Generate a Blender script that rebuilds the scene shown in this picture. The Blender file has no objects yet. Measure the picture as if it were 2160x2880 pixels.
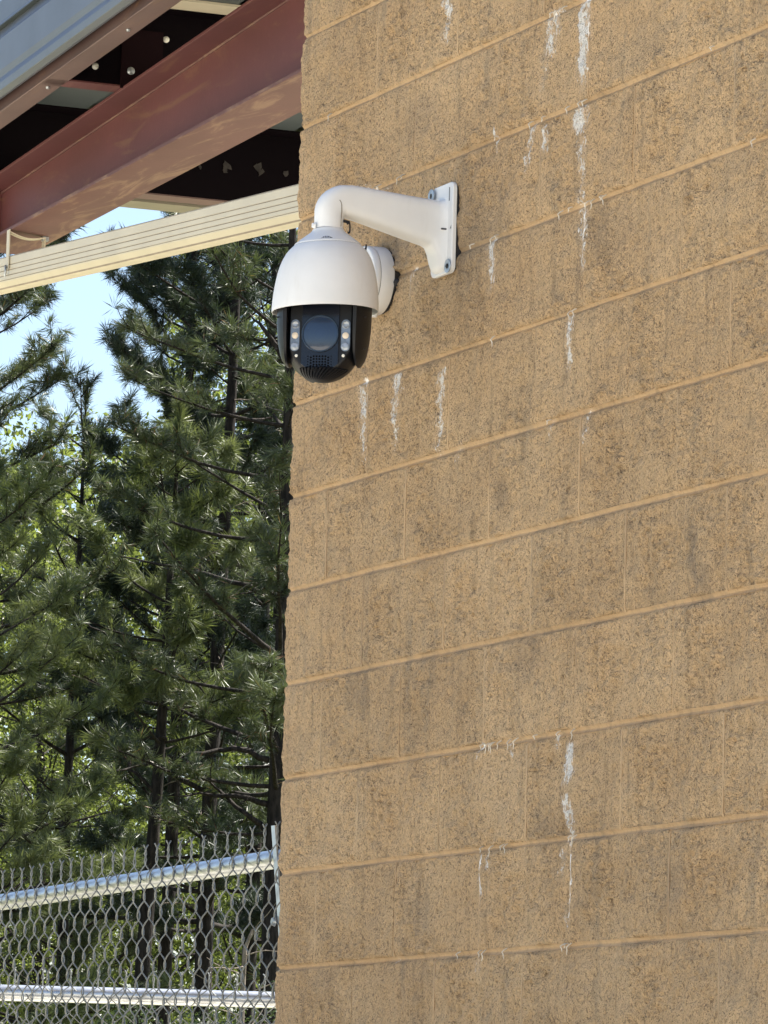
import bpy, math, random
import numpy as np
from mathutils import Vector, Matrix

random.seed(7)
rng = np.random.default_rng(11)
S = bpy.context.scene
COL = S.collection

# ------------------------------------------------------------------ camera
EYE = 1.54
PITCH, ROLL, TH = 0.13353731, 0.02641555, 0.4154991      # solved from the block courses
FPX = 14489.0
cam_d = bpy.data.cameras.new('camera')
cam = bpy.data.objects.new('camera', cam_d)
COL.objects.link(cam)
cam.matrix_world = (Matrix.Translation((0, 0, EYE)) @ Matrix.Rotation(math.pi / 2 + PITCH, 4, 'X')
                    @ Matrix.Rotation(ROLL, 4, 'Z'))
cam_d.sensor_fit = 'VERTICAL'
cam_d.sensor_height = 36
cam_d.lens = FPX / 2880 * 36
cam_d.clip_start = 0.1
cam_d.clip_end = 5000
S.camera = cam

# ------------------------------------------------------------------ sky, sun, exposure
SUN_EL = math.radians(58)
SUN_DIR = Vector((0.82, 0.57, 0)).normalized() * math.cos(SUN_EL) + Vector((0, 0, math.sin(SUN_EL)))
w = bpy.data.worlds.new('World')
S.world = w
w.use_nodes = True
nt = w.node_tree
sky = nt.nodes.new('ShaderNodeTexSky')
sky.sky_type = 'NISHITA'
sky.sun_disc = False
sky.sun_elevation = SUN_EL
sky.sun_rotation = math.atan2(SUN_DIR.x, SUN_DIR.y)
sky.altitude = 100
sky.air_density = 1.0
sky.dust_density = 1.5
sky.ozone_density = 1.8
nt.links.new(sky.outputs[0], nt.nodes['Background'].inputs[0])
nt.nodes['Background'].inputs[1].default_value = 0.064
sd = bpy.data.lights.new('sun', 'SUN')
sd.energy = 5.0
sd.angle = math.radians(0.53)
sd.color = (1.0, 0.95, 0.86)
sun = bpy.data.objects.new('sun', sd)
COL.objects.link(sun)
sun.rotation_euler = SUN_DIR.to_track_quat('Z', 'Y').to_euler()
S.view_settings.view_transform = 'Standard'
S.view_settings.look = 'None'
S.view_settings.exposure = 1.84
S.view_settings.gamma = 1.0
S.view_settings.use_curve_mapping = False
S.render.film_transparent = False
S.cycles.max_bounces = 10
S.cycles.diffuse_bounces = 5
S.cycles.transparent_max_bounces = 8

# ------------------------------------------------------------------ geometry of the place
np_O = np.array([0, 0, EYE])


def ray(px, py):
    a, b = (px - 1080) / FPX, (1440 - py) / FPX
    c, s = math.cos(ROLL), math.sin(ROLL)
    sx, sy = a * c - b * s, a * s + b * c
    v = np.array([sx, math.cos(PITCH) - sy * math.sin(PITCH), math.sin(PITCH) + sy * math.cos(PITCH)])
    return v / v[1]


def at(px, py, Y):
    return np_O + ray(px, py) * Y


def onplane(px, py, p0, nn):
    r = ray(px, py)
    return np_O + r * (np.dot(np.asarray(p0) - np_O, nn) / np.dot(r, nn))


DW = np.array([math.sin(TH), -math.cos(TH), 0])       # along the wall, towards the viewer
NW = np.array([-math.cos(TH), -math.sin(TH), 0])      # out of the wall face
C0 = np.array([-0.14592, 10.91663, 0]) - 0.131 * DW   # far corner of the wall at the ground


def onwall(px, py):
    p = onplane(px, py, C0, NW)
    return float((p - C0) @ DW), float(p[2])


def WP(u, o, z):
    return C0 + DW * u + NW * o + np.array([0, 0, z])


# roof steel frame: s along the rafter (away), off across (towards the open side), z above rafter underside
RA = at(849, 201, 11.6)
RT = np.array([-0.3663, 0.9305, 0]); RT /= np.linalg.norm(RT)
RPN = np.array([-0.9305, -0.3663, 0]); RPN /= np.linalg.norm(RPN)
RK, RZ0 = -0.0328, 0.26                                # slope and height of the rafter top


def RW(s, off, z):
    return RA + RT * s + RPN * off + np.array([0, 0, z])


def rz(s):
    return RZ0 + RK * s


# ------------------------------------------------------------------ helpers
class MB:
    """collects vertices and faces; build() links them as ONE mesh object"""
    def __init__(self):
        self.v, self.f = [], []

    def add(self, verts, faces):
        b = len(self.v)
        self.v += [tuple(map(float, p)) for p in verts]
        self.f += [tuple(i + b for i in q) for q in faces]

    def hexa(self, p):          # 8 points: bottom ring of four, top ring of four
        self.add(p, [(3, 2, 1, 0), (4, 5, 6, 7), (0, 1, 5, 4), (1, 2, 6, 5), (2, 3, 7, 6), (3, 0, 4, 7)])

    def box(self, x0, x1, y0, y1, z0, z1, fn=lambda x, y, z: (x, y, z)):
        self.hexa([fn(*q) for q in ((x0, y0, z0), (x1, y0, z0), (x1, y1, z0), (x0, y1, z0),
                                    (x0, y0, z1), (x1, y0, z1), (x1, y1, z1), (x0, y1, z1))])

    def tube(self, pts, radii, n=6, cap=True):
        pts = [np.asarray(p, float) for p in pts]
        if not hasattr(radii, '__len__'):
            radii = [radii] * len(pts)
        rings = []
        ref = None
        for i, p in enumerate(pts):
            t = pts[min(i + 1, len(pts) - 1)] - pts[max(i - 1, 0)]
            t = t / (np.linalg.norm(t) + 1e-12)
            if ref is None:
                ref = np.array([1.0, 0, 0]) if abs(t[0]) < 0.8 else np.array([0, 1.0, 0])
            a = ref - t * (ref @ t)
            a /= np.linalg.norm(a) + 1e-12
            b = np.cross(t, a)
            ref = a
            rings.append([p + (a * math.cos(2 * math.pi * k / n) + b * math.sin(2 * math.pi * k / n)) * radii[i]
                          for k in range(n)])
        self.loft(rings, cap)

    def loft(self, rings, cap=True, closed=True):
        n = len(rings[0])
        V = [q for r in rings for q in r]
        F = []
        for i in range(len(rings) - 1):
            for k in range(n if closed else n - 1):
                k2 = (k + 1) % n
                F.append((i * n + k, i * n + k2, (i + 1) * n + k2, (i + 1) * n + k))
        if cap:
            F.append(tuple(reversed(range(n))))
            F.append(tuple(range((len(rings) - 1) * n, len(rings) * n)))
        self.add(V, F)

    def lathe(self, prof, n=48, fn=lambda p: p, cap=False):
        rings = [[fn(np.array([r * math.cos(2 * math.pi * k / n), r * math.sin(2 * math.pi * k / n), z]))
                  for k in range(n)] for r, z in prof]
        self.loft(rings, cap)

    def disc(self, c, ax, r, h, n=20):
        c, ax = np.asarray(c, float), np.asarray(ax, float)
        ax = ax / np.linalg.norm(ax)
        self.tube([c, c + ax * h], r, n)

    def mesh(self, name, mat=None):
        me = bpy.data.meshes.new(name)
        me.from_pydata(self.v, [], self.f)
        if mat:
            me.materials.append(mat)
        return me

    def build(self, name, mat, parent=None, smooth=None, bevel=None):
        o = link(name, self.mesh(name, mat), parent)
        if smooth is not None:
            shade(o.data, smooth)
        if bevel:
            m = o.modifiers.new('bevel', 'BEVEL')
            m.width = bevel
            m.segments = 2
            m.limit_method = 'ANGLE'
        return o


def link(name, data, parent=None):
    o = bpy.data.objects.new(name, data)
    COL.objects.link(o)
    if parent is not None:
        o.parent = parent
        o.matrix_parent_inverse = parent.matrix_world.inverted()
    return o


def shade(me, angle):
    me.update()
    me.polygons.foreach_set('use_smooth', [True] * len(me.polygons))
    if angle < 180:
        me.set_sharp_from_angle(angle=math.radians(angle))


def thing(name, label, cat, loc, group=None, rot=0.0):
    o = bpy.data.objects.new(name, None)
    COL.objects.link(o)
    o.empty_display_size = 0.1
    o.matrix_world = Matrix.Translation(Vector(loc)) @ Matrix.Rotation(rot, 4, 'Z')
    tag(o, label, cat, group)
    return o


def tag(o, label=None, cat=None, group=None, kind=None):
    if label: o['label'] = label
    if cat: o['category'] = cat
    if group: o['group'] = group
    if kind: o['kind'] = kind
    return o


def big_mesh(name, verts, tris, mat):
    me = bpy.data.meshes.new(name)
    nv, nf = len(verts), len(tris)
    me.vertices.add(nv)
    me.vertices.foreach_set('co', np.ascontiguousarray(verts, np.float32).ravel())
    me.loops.add(nf * 3)
    me.loops.foreach_set('vertex_index', np.ascontiguousarray(tris, np.int32).ravel())
    me.polygons.add(nf)
    me.polygons.foreach_set('loop_start', np.arange(0, nf * 3, 3, dtype=np.int32))
    me.polygons.foreach_set('loop_total', np.full(nf, 3, np.int32))
    me.update(calc_edges=True)
    me.materials.append(mat)
    return me


# ------------------------------------------------------------------ materials
class NG:
    def __init__(self, name):
        self.m = bpy.data.materials.new(name)
        self.m.use_nodes = True
        self.t = self.m.node_tree
        self.b = self.t.nodes['Principled BSDF']
        self.out = self.t.nodes['Material Output']

    def n(self, typ, **kw):
        x = self.t.nodes.new(typ)
        for k, v in kw.items():
            setattr(x, k, v)
        return x

    def l(self, a, b):
        self.t.links.new(a, b)

    def set(self, sock, v):
        if isinstance(v, bpy.types.NodeSocket):
            self.l(v, sock)
        else:
            sock.default_value = v

    def math(self, op, a, b=0.0, c=0.0, clamp=False):
        x = self.n('ShaderNodeMath', operation=op, use_clamp=clamp)
        for i, v in enumerate((a, b, c)):
            self.set(x.inputs[i], v)
        return x.outputs[0]

    def mr(self, v, a, b, c=0.0, d=1.0, smooth=True):
        x = self.n('ShaderNodeMapRange', interpolation_type='SMOOTHSTEP' if smooth else 'LINEAR')
        for i, q in enumerate((v, a, b, c, d)):
            self.set(x.inputs[i], q)
        return x.outputs[0]

    def mix(self, f, a, b, blend='MIX'):
        x = self.n('ShaderNodeMix', data_type='RGBA', blend_type=blend)
        self.set(x.inputs[0], f)
        self.set(x.inputs[6], (*a, 1) if isinstance(a, tuple) and len(a) == 3 else a)
        self.set(x.inputs[7], (*b, 1) if isinstance(b, tuple) and len(b) == 3 else b)
        return x.outputs[2]

    def noise(self, vec, scale, detail=3.0, rough=0.55, dist=0.0):
        x = self.n('ShaderNodeTexNoise')
        if vec is not None:
            self.l(vec, x.inputs['Vector'])
        x.inputs['Scale'].default_value = scale
        x.inputs['Detail'].default_value = detail
        x.inputs['Roughness'].default_value = rough
        x.inputs['Distortion'].default_value = dist
        return x.outputs[0]

    def coords(self, obj=None):
        x = self.n('ShaderNodeTexCoord')
        if obj is not None:
            x.object = obj
        return x.outputs['Object']

    def scale(self, vec, sc, loc=(0, 0, 0), rot=(0, 0, 0)):
        x = self.n('ShaderNodeMapping')
        self.l(vec, x.inputs['Vector'])
        x.inputs['Scale'].default_value = sc
        x.inputs['Location'].default_value = loc
        x.inputs['Rotation'].default_value = rot
        return x.outputs[0]

    def bump(self, h, strength, dist, prev=None):
        x = self.n('ShaderNodeBump')
        x.inputs['Strength'].default_value = strength
        x.inputs['Distance'].default_value = dist
        self.l(h, x.inputs['Height'])
        if prev is not None:
            self.l(prev, x.inputs['Normal'])
        return x.outputs[0]

    def base(self, c, rough=0.6, metal=0.0, spec=0.5):
        self.set(self.b.inputs['Base Color'], (*c, 1) if isinstance(c, tuple) else c)
        self.set(self.b.inputs['Roughness'], rough)
        self.b.inputs['Metallic'].default_value = metal
        self.b.inputs['Specular IOR Level'].default_value = spec
        return self


def simple(name, c, rough=0.5, metal=0.0, spec=0.5, var=0.12, scale=18.0, bump=0.0, bscale=300.0, dirt=None, dirt_amt=0.3):
    g = NG(name)
    co = g.coords()
    nz = g.noise(co, scale, 4)
    c2 = tuple(x * (1 - 2 * var) for x in c)
    colr = g.mix(g.mr(nz, 0.35, 0.65), c2, c)
    if dirt:
        d = g.noise(g.scale(co, (1, 1, 0.3)), scale * 0.9, 5, 0.7)
        colr = g.mix(g.math('MULTIPLY', g.mr(d, 0.52, 0.75), dirt_amt), colr, dirt)
    rr = g.math('ADD', rough - 0.06, g.math('MULTIPLY', g.noise(co, scale * 2.3, 3), 0.12))
    g.base(colr, rr, metal, spec)
    if bump:
        g.l(g.bump(g.noise(co, bscale, 2), bump, 0.001), g.b.inputs['Normal'])
    return g.m


def leafy(name, c1, c2, trans=0.35, rough=0.5, nscale=0.9, dead=None):
    g = NG(name)
    geo = g.n('ShaderNodeNewGeometry')
    pos = geo.outputs['Position']
    rnd = g.noise(pos, nscale, 2)
    fine = g.noise(pos, 9.0, 2)
    f = g.math('ADD', g.math('MULTIPLY', rnd, 0.6), g.math('MULTIPLY', fine, 0.5))
    colr = g.mix(g.mr(f, 0.4, 0.68), c1, c2)
    isl = geo.outputs['Random Per Island']
    if dead:
        colr = g.mix(g.mr(isl, 0.975, 0.985), colr, dead)
    hsv = g.n('ShaderNodeHueSaturation')
    g.l(g.math('ADD', 0.7, g.math('MULTIPLY', isl, 0.6)), hsv.inputs['Value'])
    g.l(colr, hsv.inputs['Color'])
    colr = hsv.outputs[0]
    g.base(colr, rough, 0, 0.4)
    tr = g.n('ShaderNodeBsdfTranslucent')
    g.l(g.mix(0.5, colr, (c2[0] * 1.5, c2[1] * 1.6, c2[2] * 0.7)), tr.inputs[0])
    ms = g.n('ShaderNodeMixShader')
    ms.inputs[0].default_value = trans
    g.l(g.b.outputs[0], ms.inputs[1])
    g.l(tr.outputs[0], ms.inputs[2])
    g.l(ms.outputs[0], g.out.inputs[0])
    return g.m


def bark(name, c1, c2):
    g = NG(name)
    co = g.n('ShaderNodeNewGeometry').outputs['Position']
    nz = g.noise(g.scale(co, (16, 16, 4)), 1.6, 4, 0.65)
    g.base(g.mix(g.mr(nz, 0.35, 0.65), c1, c2), 0.9, 0, 0.2)
    g.l(g.bump(nz, 0.9, 0.03), g.b.inputs['Normal'])
    return g.m


M = {}
# the wall root comes first: its coordinates carry the stains from block to block
wall = thing('block_wall', 'tan painted split-face concrete block wall that fills the right of the picture', 'wall',
             C0, None, TH - math.pi / 2)
bpy.context.view_layer.update()

# lime streaks on the wall, measured in wall coordinates: top, bottom, width, strength
STREAKS = [((1652, -20), (1640, 300), .017, 1.0), ((1642, 300), (1640, 395), .024, .95), ((1645, 380), (1640, 760), .014, .5),
           ((1268, -20), (1262, 155), .013, .72), ((1570, 20), (1538, 210), .016, .62), ((1588, 20), (1560, 190), .010, .45),
           ((1540, 180), (1528, 300), .012, .4),
           ((1508, 345), (1488, 520), .010, .66), ((1537, 350), (1536, 450), .010, .66), ((1391, 665), (1388, 845), .011, .72),
           ((1652, 585), (1648, 800), .013, .68), ((1612, 885), (1600, 1080), .013, .75), ((1030, 1060), (1024, 1360), .013, .66),
           ((1124, 1045), (1112, 1310), .013, .70), ((1252, 1035), (1238, 1325), .013, .74), ((1612, 2085), (1600, 2240), .015, .95),
           ((1602, 2230), (1610, 2420), .012, .80), ((1612, 2400), (1604, 2660), .004, .75), ((1590, 2380), (1590, 2500), .010, .42),
           ((1359, 2400), (1356, 2570), .004, .85), ((1386, 2400), (1380, 2460), .006, .7), ((1366, 2085), (1350, 2150), .006, .75),
           ((1657, 1150), (1660, 1270), .014, .42), ((1437, 2080), (1440, 2140), .009, .5), ((1580, 2060), (1568, 2120), .009, .8),
           ((1170, 745), (1160, 860), .011, .6), ((1100, 520), (1080, 545), .03, .42), ((1030, 520), (1050, 550), .03, .40),
           ((1345, 2690), (1345, 2745), .012, .42), ((1300, 1240), (1290, 1330), .012, .3), ((1560, 1170), (1550, 1260), .010, .36),
           ((1404, 350), (1400, 450), .004, .7), ((1120, 2690), (1120, 2715), .003, .6)]


def block_paint(name, flat=False):
    g = NG(name)
    co = g.coords(wall)
    sep = g.n('ShaderNodeSeparateXYZ')
    g.l(co, sep.inputs[0])
    x, z = sep.outputs[0], sep.outputs[2]
    low = g.noise(g.scale(co, (1.0, 1.0, 1.6)), 2.3, 4, 0.6)
    mid = g.noise(g.scale(co, (1.2, 1, 0.8)), 16, 5, 0.65)
    grain = g.noise(g.scale(co, (1.0, 1, 0.72)), 205, 3, 0.62, 0.5)
    fine = g.noise(g.scale(co, (1.0, 1, 0.8)), 330, 3, 0.6)
    oi = g.n('ShaderNodeObjectInfo').outputs['Random']
    colr = g.mix(g.mr(low, 0.32, 0.68), (0.618, 0.422, 0.236), (0.690, 0.488, 0.284))
    colr = g.mix(g.math('MULTIPLY', g.mr(mid, 0.52, 0.74), 0.42), colr, (0.41, 0.31, 0.195))
    # grime and algae in soft patches that run down
    gr = g.noise(g.scale(co, (1.6, 1, 0.26)), 8.0, 5, 0.7)
    colr = g.mix(g.math('MULTIPLY', g.mr(gr, 0.52, 0.74), 0.62), colr, (0.345, 0.28, 0.20))
    if True:
        # dark pits in the lows of the grain
        thr = g.math('ADD', 0.415, g.math('MULTIPLY', g.math('SUBTRACT', mid, 0.5), -0.20))
        pit = g.mr(grain, g.math('ADD', thr, 0.035), g.math('SUBTRACT', thr, 0.05))
        colr = g.mix(g.math('MULTIPLY', pit, 0.22 if flat else 0.60), colr, (0.14, 0.092, 0.055))
        rare = g.noise(g.scale(co, (1.3, 1, 0.55), (3, 1, 2)), 60, 4, 0.7, 0.8)
        colr = g.mix(g.math('MULTIPLY', g.mr(rare, 0.30, 0.255), 0.4 if flat else 1.0), colr, (0.06, 0.045, 0.035))
    vst = g.noise(g.scale(co, (1.0, 1, 0.09), (7, 0, 3)), 42, 4, 0.65)
    colr = g.mix(g.math('MULTIPLY', g.mr(vst, 0.50, 0.72), 0.42), colr, (0.25, 0.175, 0.105))
    # soft dark patches and grime stains with a place of their own
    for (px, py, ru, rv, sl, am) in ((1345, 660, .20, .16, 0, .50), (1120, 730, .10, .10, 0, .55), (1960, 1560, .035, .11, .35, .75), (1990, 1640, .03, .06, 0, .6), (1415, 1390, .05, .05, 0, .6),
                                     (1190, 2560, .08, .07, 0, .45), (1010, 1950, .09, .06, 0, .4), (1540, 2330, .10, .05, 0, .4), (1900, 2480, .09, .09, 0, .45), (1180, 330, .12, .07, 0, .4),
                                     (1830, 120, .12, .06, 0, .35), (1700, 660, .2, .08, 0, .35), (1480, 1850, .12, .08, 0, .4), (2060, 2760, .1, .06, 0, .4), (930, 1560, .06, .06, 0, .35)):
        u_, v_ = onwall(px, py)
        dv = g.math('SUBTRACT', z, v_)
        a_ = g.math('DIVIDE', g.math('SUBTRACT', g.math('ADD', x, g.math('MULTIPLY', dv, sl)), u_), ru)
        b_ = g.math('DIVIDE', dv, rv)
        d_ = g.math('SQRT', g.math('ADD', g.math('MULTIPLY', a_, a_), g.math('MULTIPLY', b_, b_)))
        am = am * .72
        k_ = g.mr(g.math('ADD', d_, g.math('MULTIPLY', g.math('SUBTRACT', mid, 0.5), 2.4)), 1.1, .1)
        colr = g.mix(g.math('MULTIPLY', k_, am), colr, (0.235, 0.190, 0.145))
    hs = g.n('ShaderNodeHueSaturation')
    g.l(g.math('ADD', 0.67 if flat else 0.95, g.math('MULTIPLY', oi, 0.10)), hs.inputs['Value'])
    g.l(colr, hs.inputs['Color'])
    if flat:
        hs.inputs['Saturation'].default_value = 1.0
    colr = hs.outputs[0]
    # white lime runs
    wob = g.math('MULTIPLY', g.math('SUBTRACT', g.noise(g.scale(co, (.6, .6, 1)), 17, 3, 0.6), 0.5), 0.040)
    wob2 = g.math('MULTIPLY', g.math('SUBTRACT', g.noise(g.scale(co, (1, 1, 0.45)), 60, 2, 0.6), 0.5), 0.038)
    xx = g.math('ADD', x, g.math('ADD', wob, wob2))
    total = None
    for (a, b, wd, st) in STREAKS:
        u0, v0 = onwall(*a)
        u1, v1 = onwall(*b)
        k = (u1 - u0) / (v1 - v0)
        wd = wd * 1.5
        du = g.math('ABSOLUTE', g.math('SUBTRACT', xx, g.math('MULTIPLY_ADD', z, k, u0 - k * v0)))
        m1 = g.mr(du, wd * 1.45, wd * 0.1)
        m2 = g.mr(z, v1, v1 + (v0 - v1) * 0.45)
        m3 = g.mr(z, v0 + 0.004, v0 - 0.008)
        mm = g.math('MULTIPLY', g.math('MULTIPLY', m1, st), g.math('MULTIPLY', m2, m3))
        total = mm if total is None else g.math('MAXIMUM', total, mm)
    spk = g.noise(g.scale(co, (0.8, 1, 0.40)), 130, 3, 0.7, 0.6)
    lime = g.mr(g.math('ADD', total, g.math('MULTIPLY', g.math('SUBTRACT', spk, 0.5), 3.0)), 0.46, 0.80)
    lime = g.math('MULTIPLY', lime, g.mr(total, 0.02, 0.2))
    lime = g.math('MAXIMUM', g.math('MULTIPLY', lime, 0.96), g.math('MULTIPLY', total, 0.20))
    colr = g.mix(lime, colr, (0.88, 0.85, 0.80))
    g.base(colr, 0.78, 0, 0.25)
    if not flat:
        nrm = g.bump(mid, 0.7, 0.016)
        nrm = g.bump(grain, 1.0, 0.013, nrm)
        nrm = g.bump(fine, 0.8, 0.004, nrm)
    else:
        nrm = g.bump(g.noise(co, 90, 4), 0.5, 0.005)
    g.l(nrm, g.b.inputs['Normal'])
    return g.m


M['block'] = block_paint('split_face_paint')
M['mortar'] = block_paint('mortar_paint', True)
M['lime'] = simple('lime_crust', (0.70, 0.64, 0.54), 0.8, var=0.1)
M['white'] = simple('white_powder_coat', (0.80, 0.80, 0.79), 0.42, var=0.03, scale=9, bump=0.12, bscale=900, dirt=(0.50, 0.46, 0.39), dirt_amt=0.30)
M['dark_gap'] = simple('dark_rubber', (0.02, 0.02, 0.022), 0.7)
M['black'] = simple('black_plastic', (0.007, 0.0075, 0.010), 0.42, spec=0.32, var=0.1, scale=30, bump=0.1, bscale=800)
M['face'] = simple('face_panel', (0.006, 0.008, 0.016), 0.22, spec=0.5, var=0.05)
M['lens'] = simple('coated_lens_glass', (0.022, 0.040, 0.085), 0.08, spec=0.8, var=0.05)
M['lens_in'] = simple('lens_barrel', (0.03, 0.05, 0.085), 0.25, var=0.1)
M['led'] = simple('led_window', (0.20, 0.25, 0.33), 0.15, spec=0.6, var=0.15, scale=120)
M['led_w'] = simple('led_lamp_warm', (0.85, 0.72, 0.56), 0.3, var=0.02)
M['led_g'] = simple('led_reflector', (0.42, 0.46, 0.52), 0.2, 0.3, var=0.2, scale=160)
M['hole'] = simple('grille_hole', (0.003, 0.003, 0.004), 0.9, spec=0.1)
M['zinc'] = simple('zinc_plate', (0.50, 0.53, 0.55), 0.38, 0.75, var=0.15, scale=60)
M['galv'] = simple('galvanised_pipe', (0.66, 0.68, 0.70), 0.30, 0.85, var=0.1, scale=25, bump=0.1, bscale=160)
M['wire'] = simple('galvanised_wire', (0.25, 0.26, 0.25), 0.45, 0.3, var=0.2, scale=40)
M['ink'] = simple('logo_print', (0.05, 0.05, 0.06), 0.5)
M['ground'] = None


def steel_paint(name, c, rust, amt, rough=0.55, lo=0.54):
    g = NG(name)
    co = g.coords()
    n1 = g.noise(co, 3.0, 5, 0.6)
    along = g.scale(g.scale(co, (1, 1, 1), (0, 0, 0), (0, 0, -math.atan2(RT[1], RT[0]))), (.28, 1.3, 1))
    n2 = g.noise(along, 9.0, 6, 0.68, 1.6)
    cc = g.mix(g.mr(n1, 0.3, 0.7), tuple(x * 0.8 for x in c), c)
    cc = g.mix(g.math('MULTIPLY', g.mr(n2, lo, lo + 0.15), amt), cc, rust)
    dust = g.noise(co, 140.0, 2)
    cc = g.mix(g.math('MULTIPLY', g.mr(dust, 0.62, 0.75), 0.3), cc, tuple(min(.3, 1.6 * x + .002) for x in c))
    g.base(cc, rough, 0, 0.4 if max(c) > .03 else 0.06)
    g.l(g.bump(g.noise(co, 60, 3), 0.12, 0.003), g.b.inputs['Normal'])
    return g.m


M['red'] = steel_paint('red_oxide_primer', (0.132, 0.044, 0.044), (0.22, 0.12, 0.06), 0.35)
M['red_rusty'] = steel_paint_lo = steel_paint('red_oxide_primer_stained', (0.142, 0.064, 0.056), (0.31, 0.20, 0.12), 0.5, .6, .50)
M['red_shade'] = steel_paint('shaded_primer', (0.0035, 0.0018, 0.0030), (0.006, 0.003, 0.003), 0.2)  # near-black copy of the red primer, roof shade put into the colour
M['brown'] = steel_paint('brown_primer', (0.14, 0.085, 0.075), (0.17, 0.10, 0.055), 0.55)
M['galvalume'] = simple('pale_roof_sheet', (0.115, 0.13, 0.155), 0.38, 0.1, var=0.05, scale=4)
M['deck'] = simple('deck_underside', (0.055, 0.068, 0.068), 0.5, 0.0, var=0.1, scale=4)  # dark base colour holds the shade under the canopy
M['beige'] = simple('beige_painted_metal', (0.62, 0.555, 0.41), 0.42, var=0.04, scale=7, bump=0.12, bscale=500, dirt=(0.42, 0.36, 0.26), dirt_amt=0.2)
M['groove'] = simple('groove_brown', (0.30, 0.25, 0.19), 0.7)  # darker tone laid in the rib grooves and along the casting seam
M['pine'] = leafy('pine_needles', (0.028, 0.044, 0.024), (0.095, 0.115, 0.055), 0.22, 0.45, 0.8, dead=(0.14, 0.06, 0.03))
M['pine_lit'] = leafy('sunlit_pine_needles', (0.052, 0.076, 0.028), (0.150, 0.172, 0.075), 0.26, 0.45, 0.8)  # brighter copy of the pine needles, sunlight put into the colour
M['pine_dark'] = leafy('shaded_pine_needles', (0.014, 0.026, 0.018), (0.042, 0.060, 0.036), 0.18, 0.45, 0.8)  # shade among the pines is carried by this darker copy's colour
M['leaf'] = leafy('broad_leaves', (0.036, 0.052, 0.014), (0.135, 0.160, 0.052), 0.56, 0.4, 0.5)
M['shrub'] = leafy('shrub_leaves', (0.026, 0.042, 0.020), (0.060, 0.082, 0.036), 0.35, 0.45, 0.8)
M['bark'] = bark('pine_bark', (0.012, 0.010, 0.009), (0.036, 0.029, 0.025))
M['deadwood'] = bark('dead_twig', (0.12, 0.10, 0.08), (0.24, 0.20, 0.165))

# ------------------------------------------------------------------ ground
g = NG('dry_ground')
co = g.n('ShaderNodeNewGeometry').outputs['Position']
n1 = g.noise(co, 0.35, 5, 0.6)
n2 = g.noise(co, 14, 5, 0.7)
sepg = g.n('ShaderNodeSeparateXYZ'); g.l(co, sepg.inputs[0])
soil = g.mix(g.mr(n2, 0.3, 0.7), (0.43, 0.395, 0.325), (0.54, 0.50, 0.42))
grass = g.mix(g.mr(n2, 0.3, 0.7), (0.06, 0.075, 0.025), (0.12, 0.12, 0.05))
far = g.mr(g.math('ADD', sepg.outputs[1], g.math('MULTIPLY', n1, 6.0)), 20.0, 23.0)
g.base(g.mix(far, soil, grass), 0.9, 0, 0.2)
g.l(g.bump(n2, 0.5, 0.03), g.b.inputs['Normal'])
mb = MB()
mb.add([(-2500, -2500, 0), (2500, -2500, 0), (2500, 2500, 0), (-2500, 2500, 0)], [(0, 1, 2, 3)])
tag(mb.build('ground', g.m), kind='structure')

# ------------------------------------------------------------------ block wall
HC, LB, TB = 0.2032, 0.4064, 0.19
JB, JH = 0.0105, 0.004             # bed and head joint widths


def lattice_noise(shape, cells, r):
    """smooth value noise sampled on a grid"""
    g0 = r.standard_normal((cells[0] + 3, cells[1] + 3))
    a = np.linspace(0, cells[0], shape[0]); b = np.linspace(0, cells[1], shape[1])
    i, j = np.floor(a).astype(int), np.floor(b).astype(int)
    fa, fb = a - i, b - j
    fa, fb = fa * fa * (3 - 2 * fa), fb * fb * (3 - 2 * fb)
    fa, fb = fa[:, None], fb[None, :]
    G = lambda p, q: g0[np.ix_(i + p, j + q)]
    return (G(0, 0) * (1 - fa) * (1 - fb) + G(1, 0) * fa * (1 - fb) + G(0, 1) * (1 - fa) * fb + G(1, 1) * fa * fb)


def edge_fall(t, L, wdt):
    e = np.minimum(t, L - t) / wdt
    e = np.clip(e, 0, 1)
    return np.sqrt(1 - (1 - e) ** 2)


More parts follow.
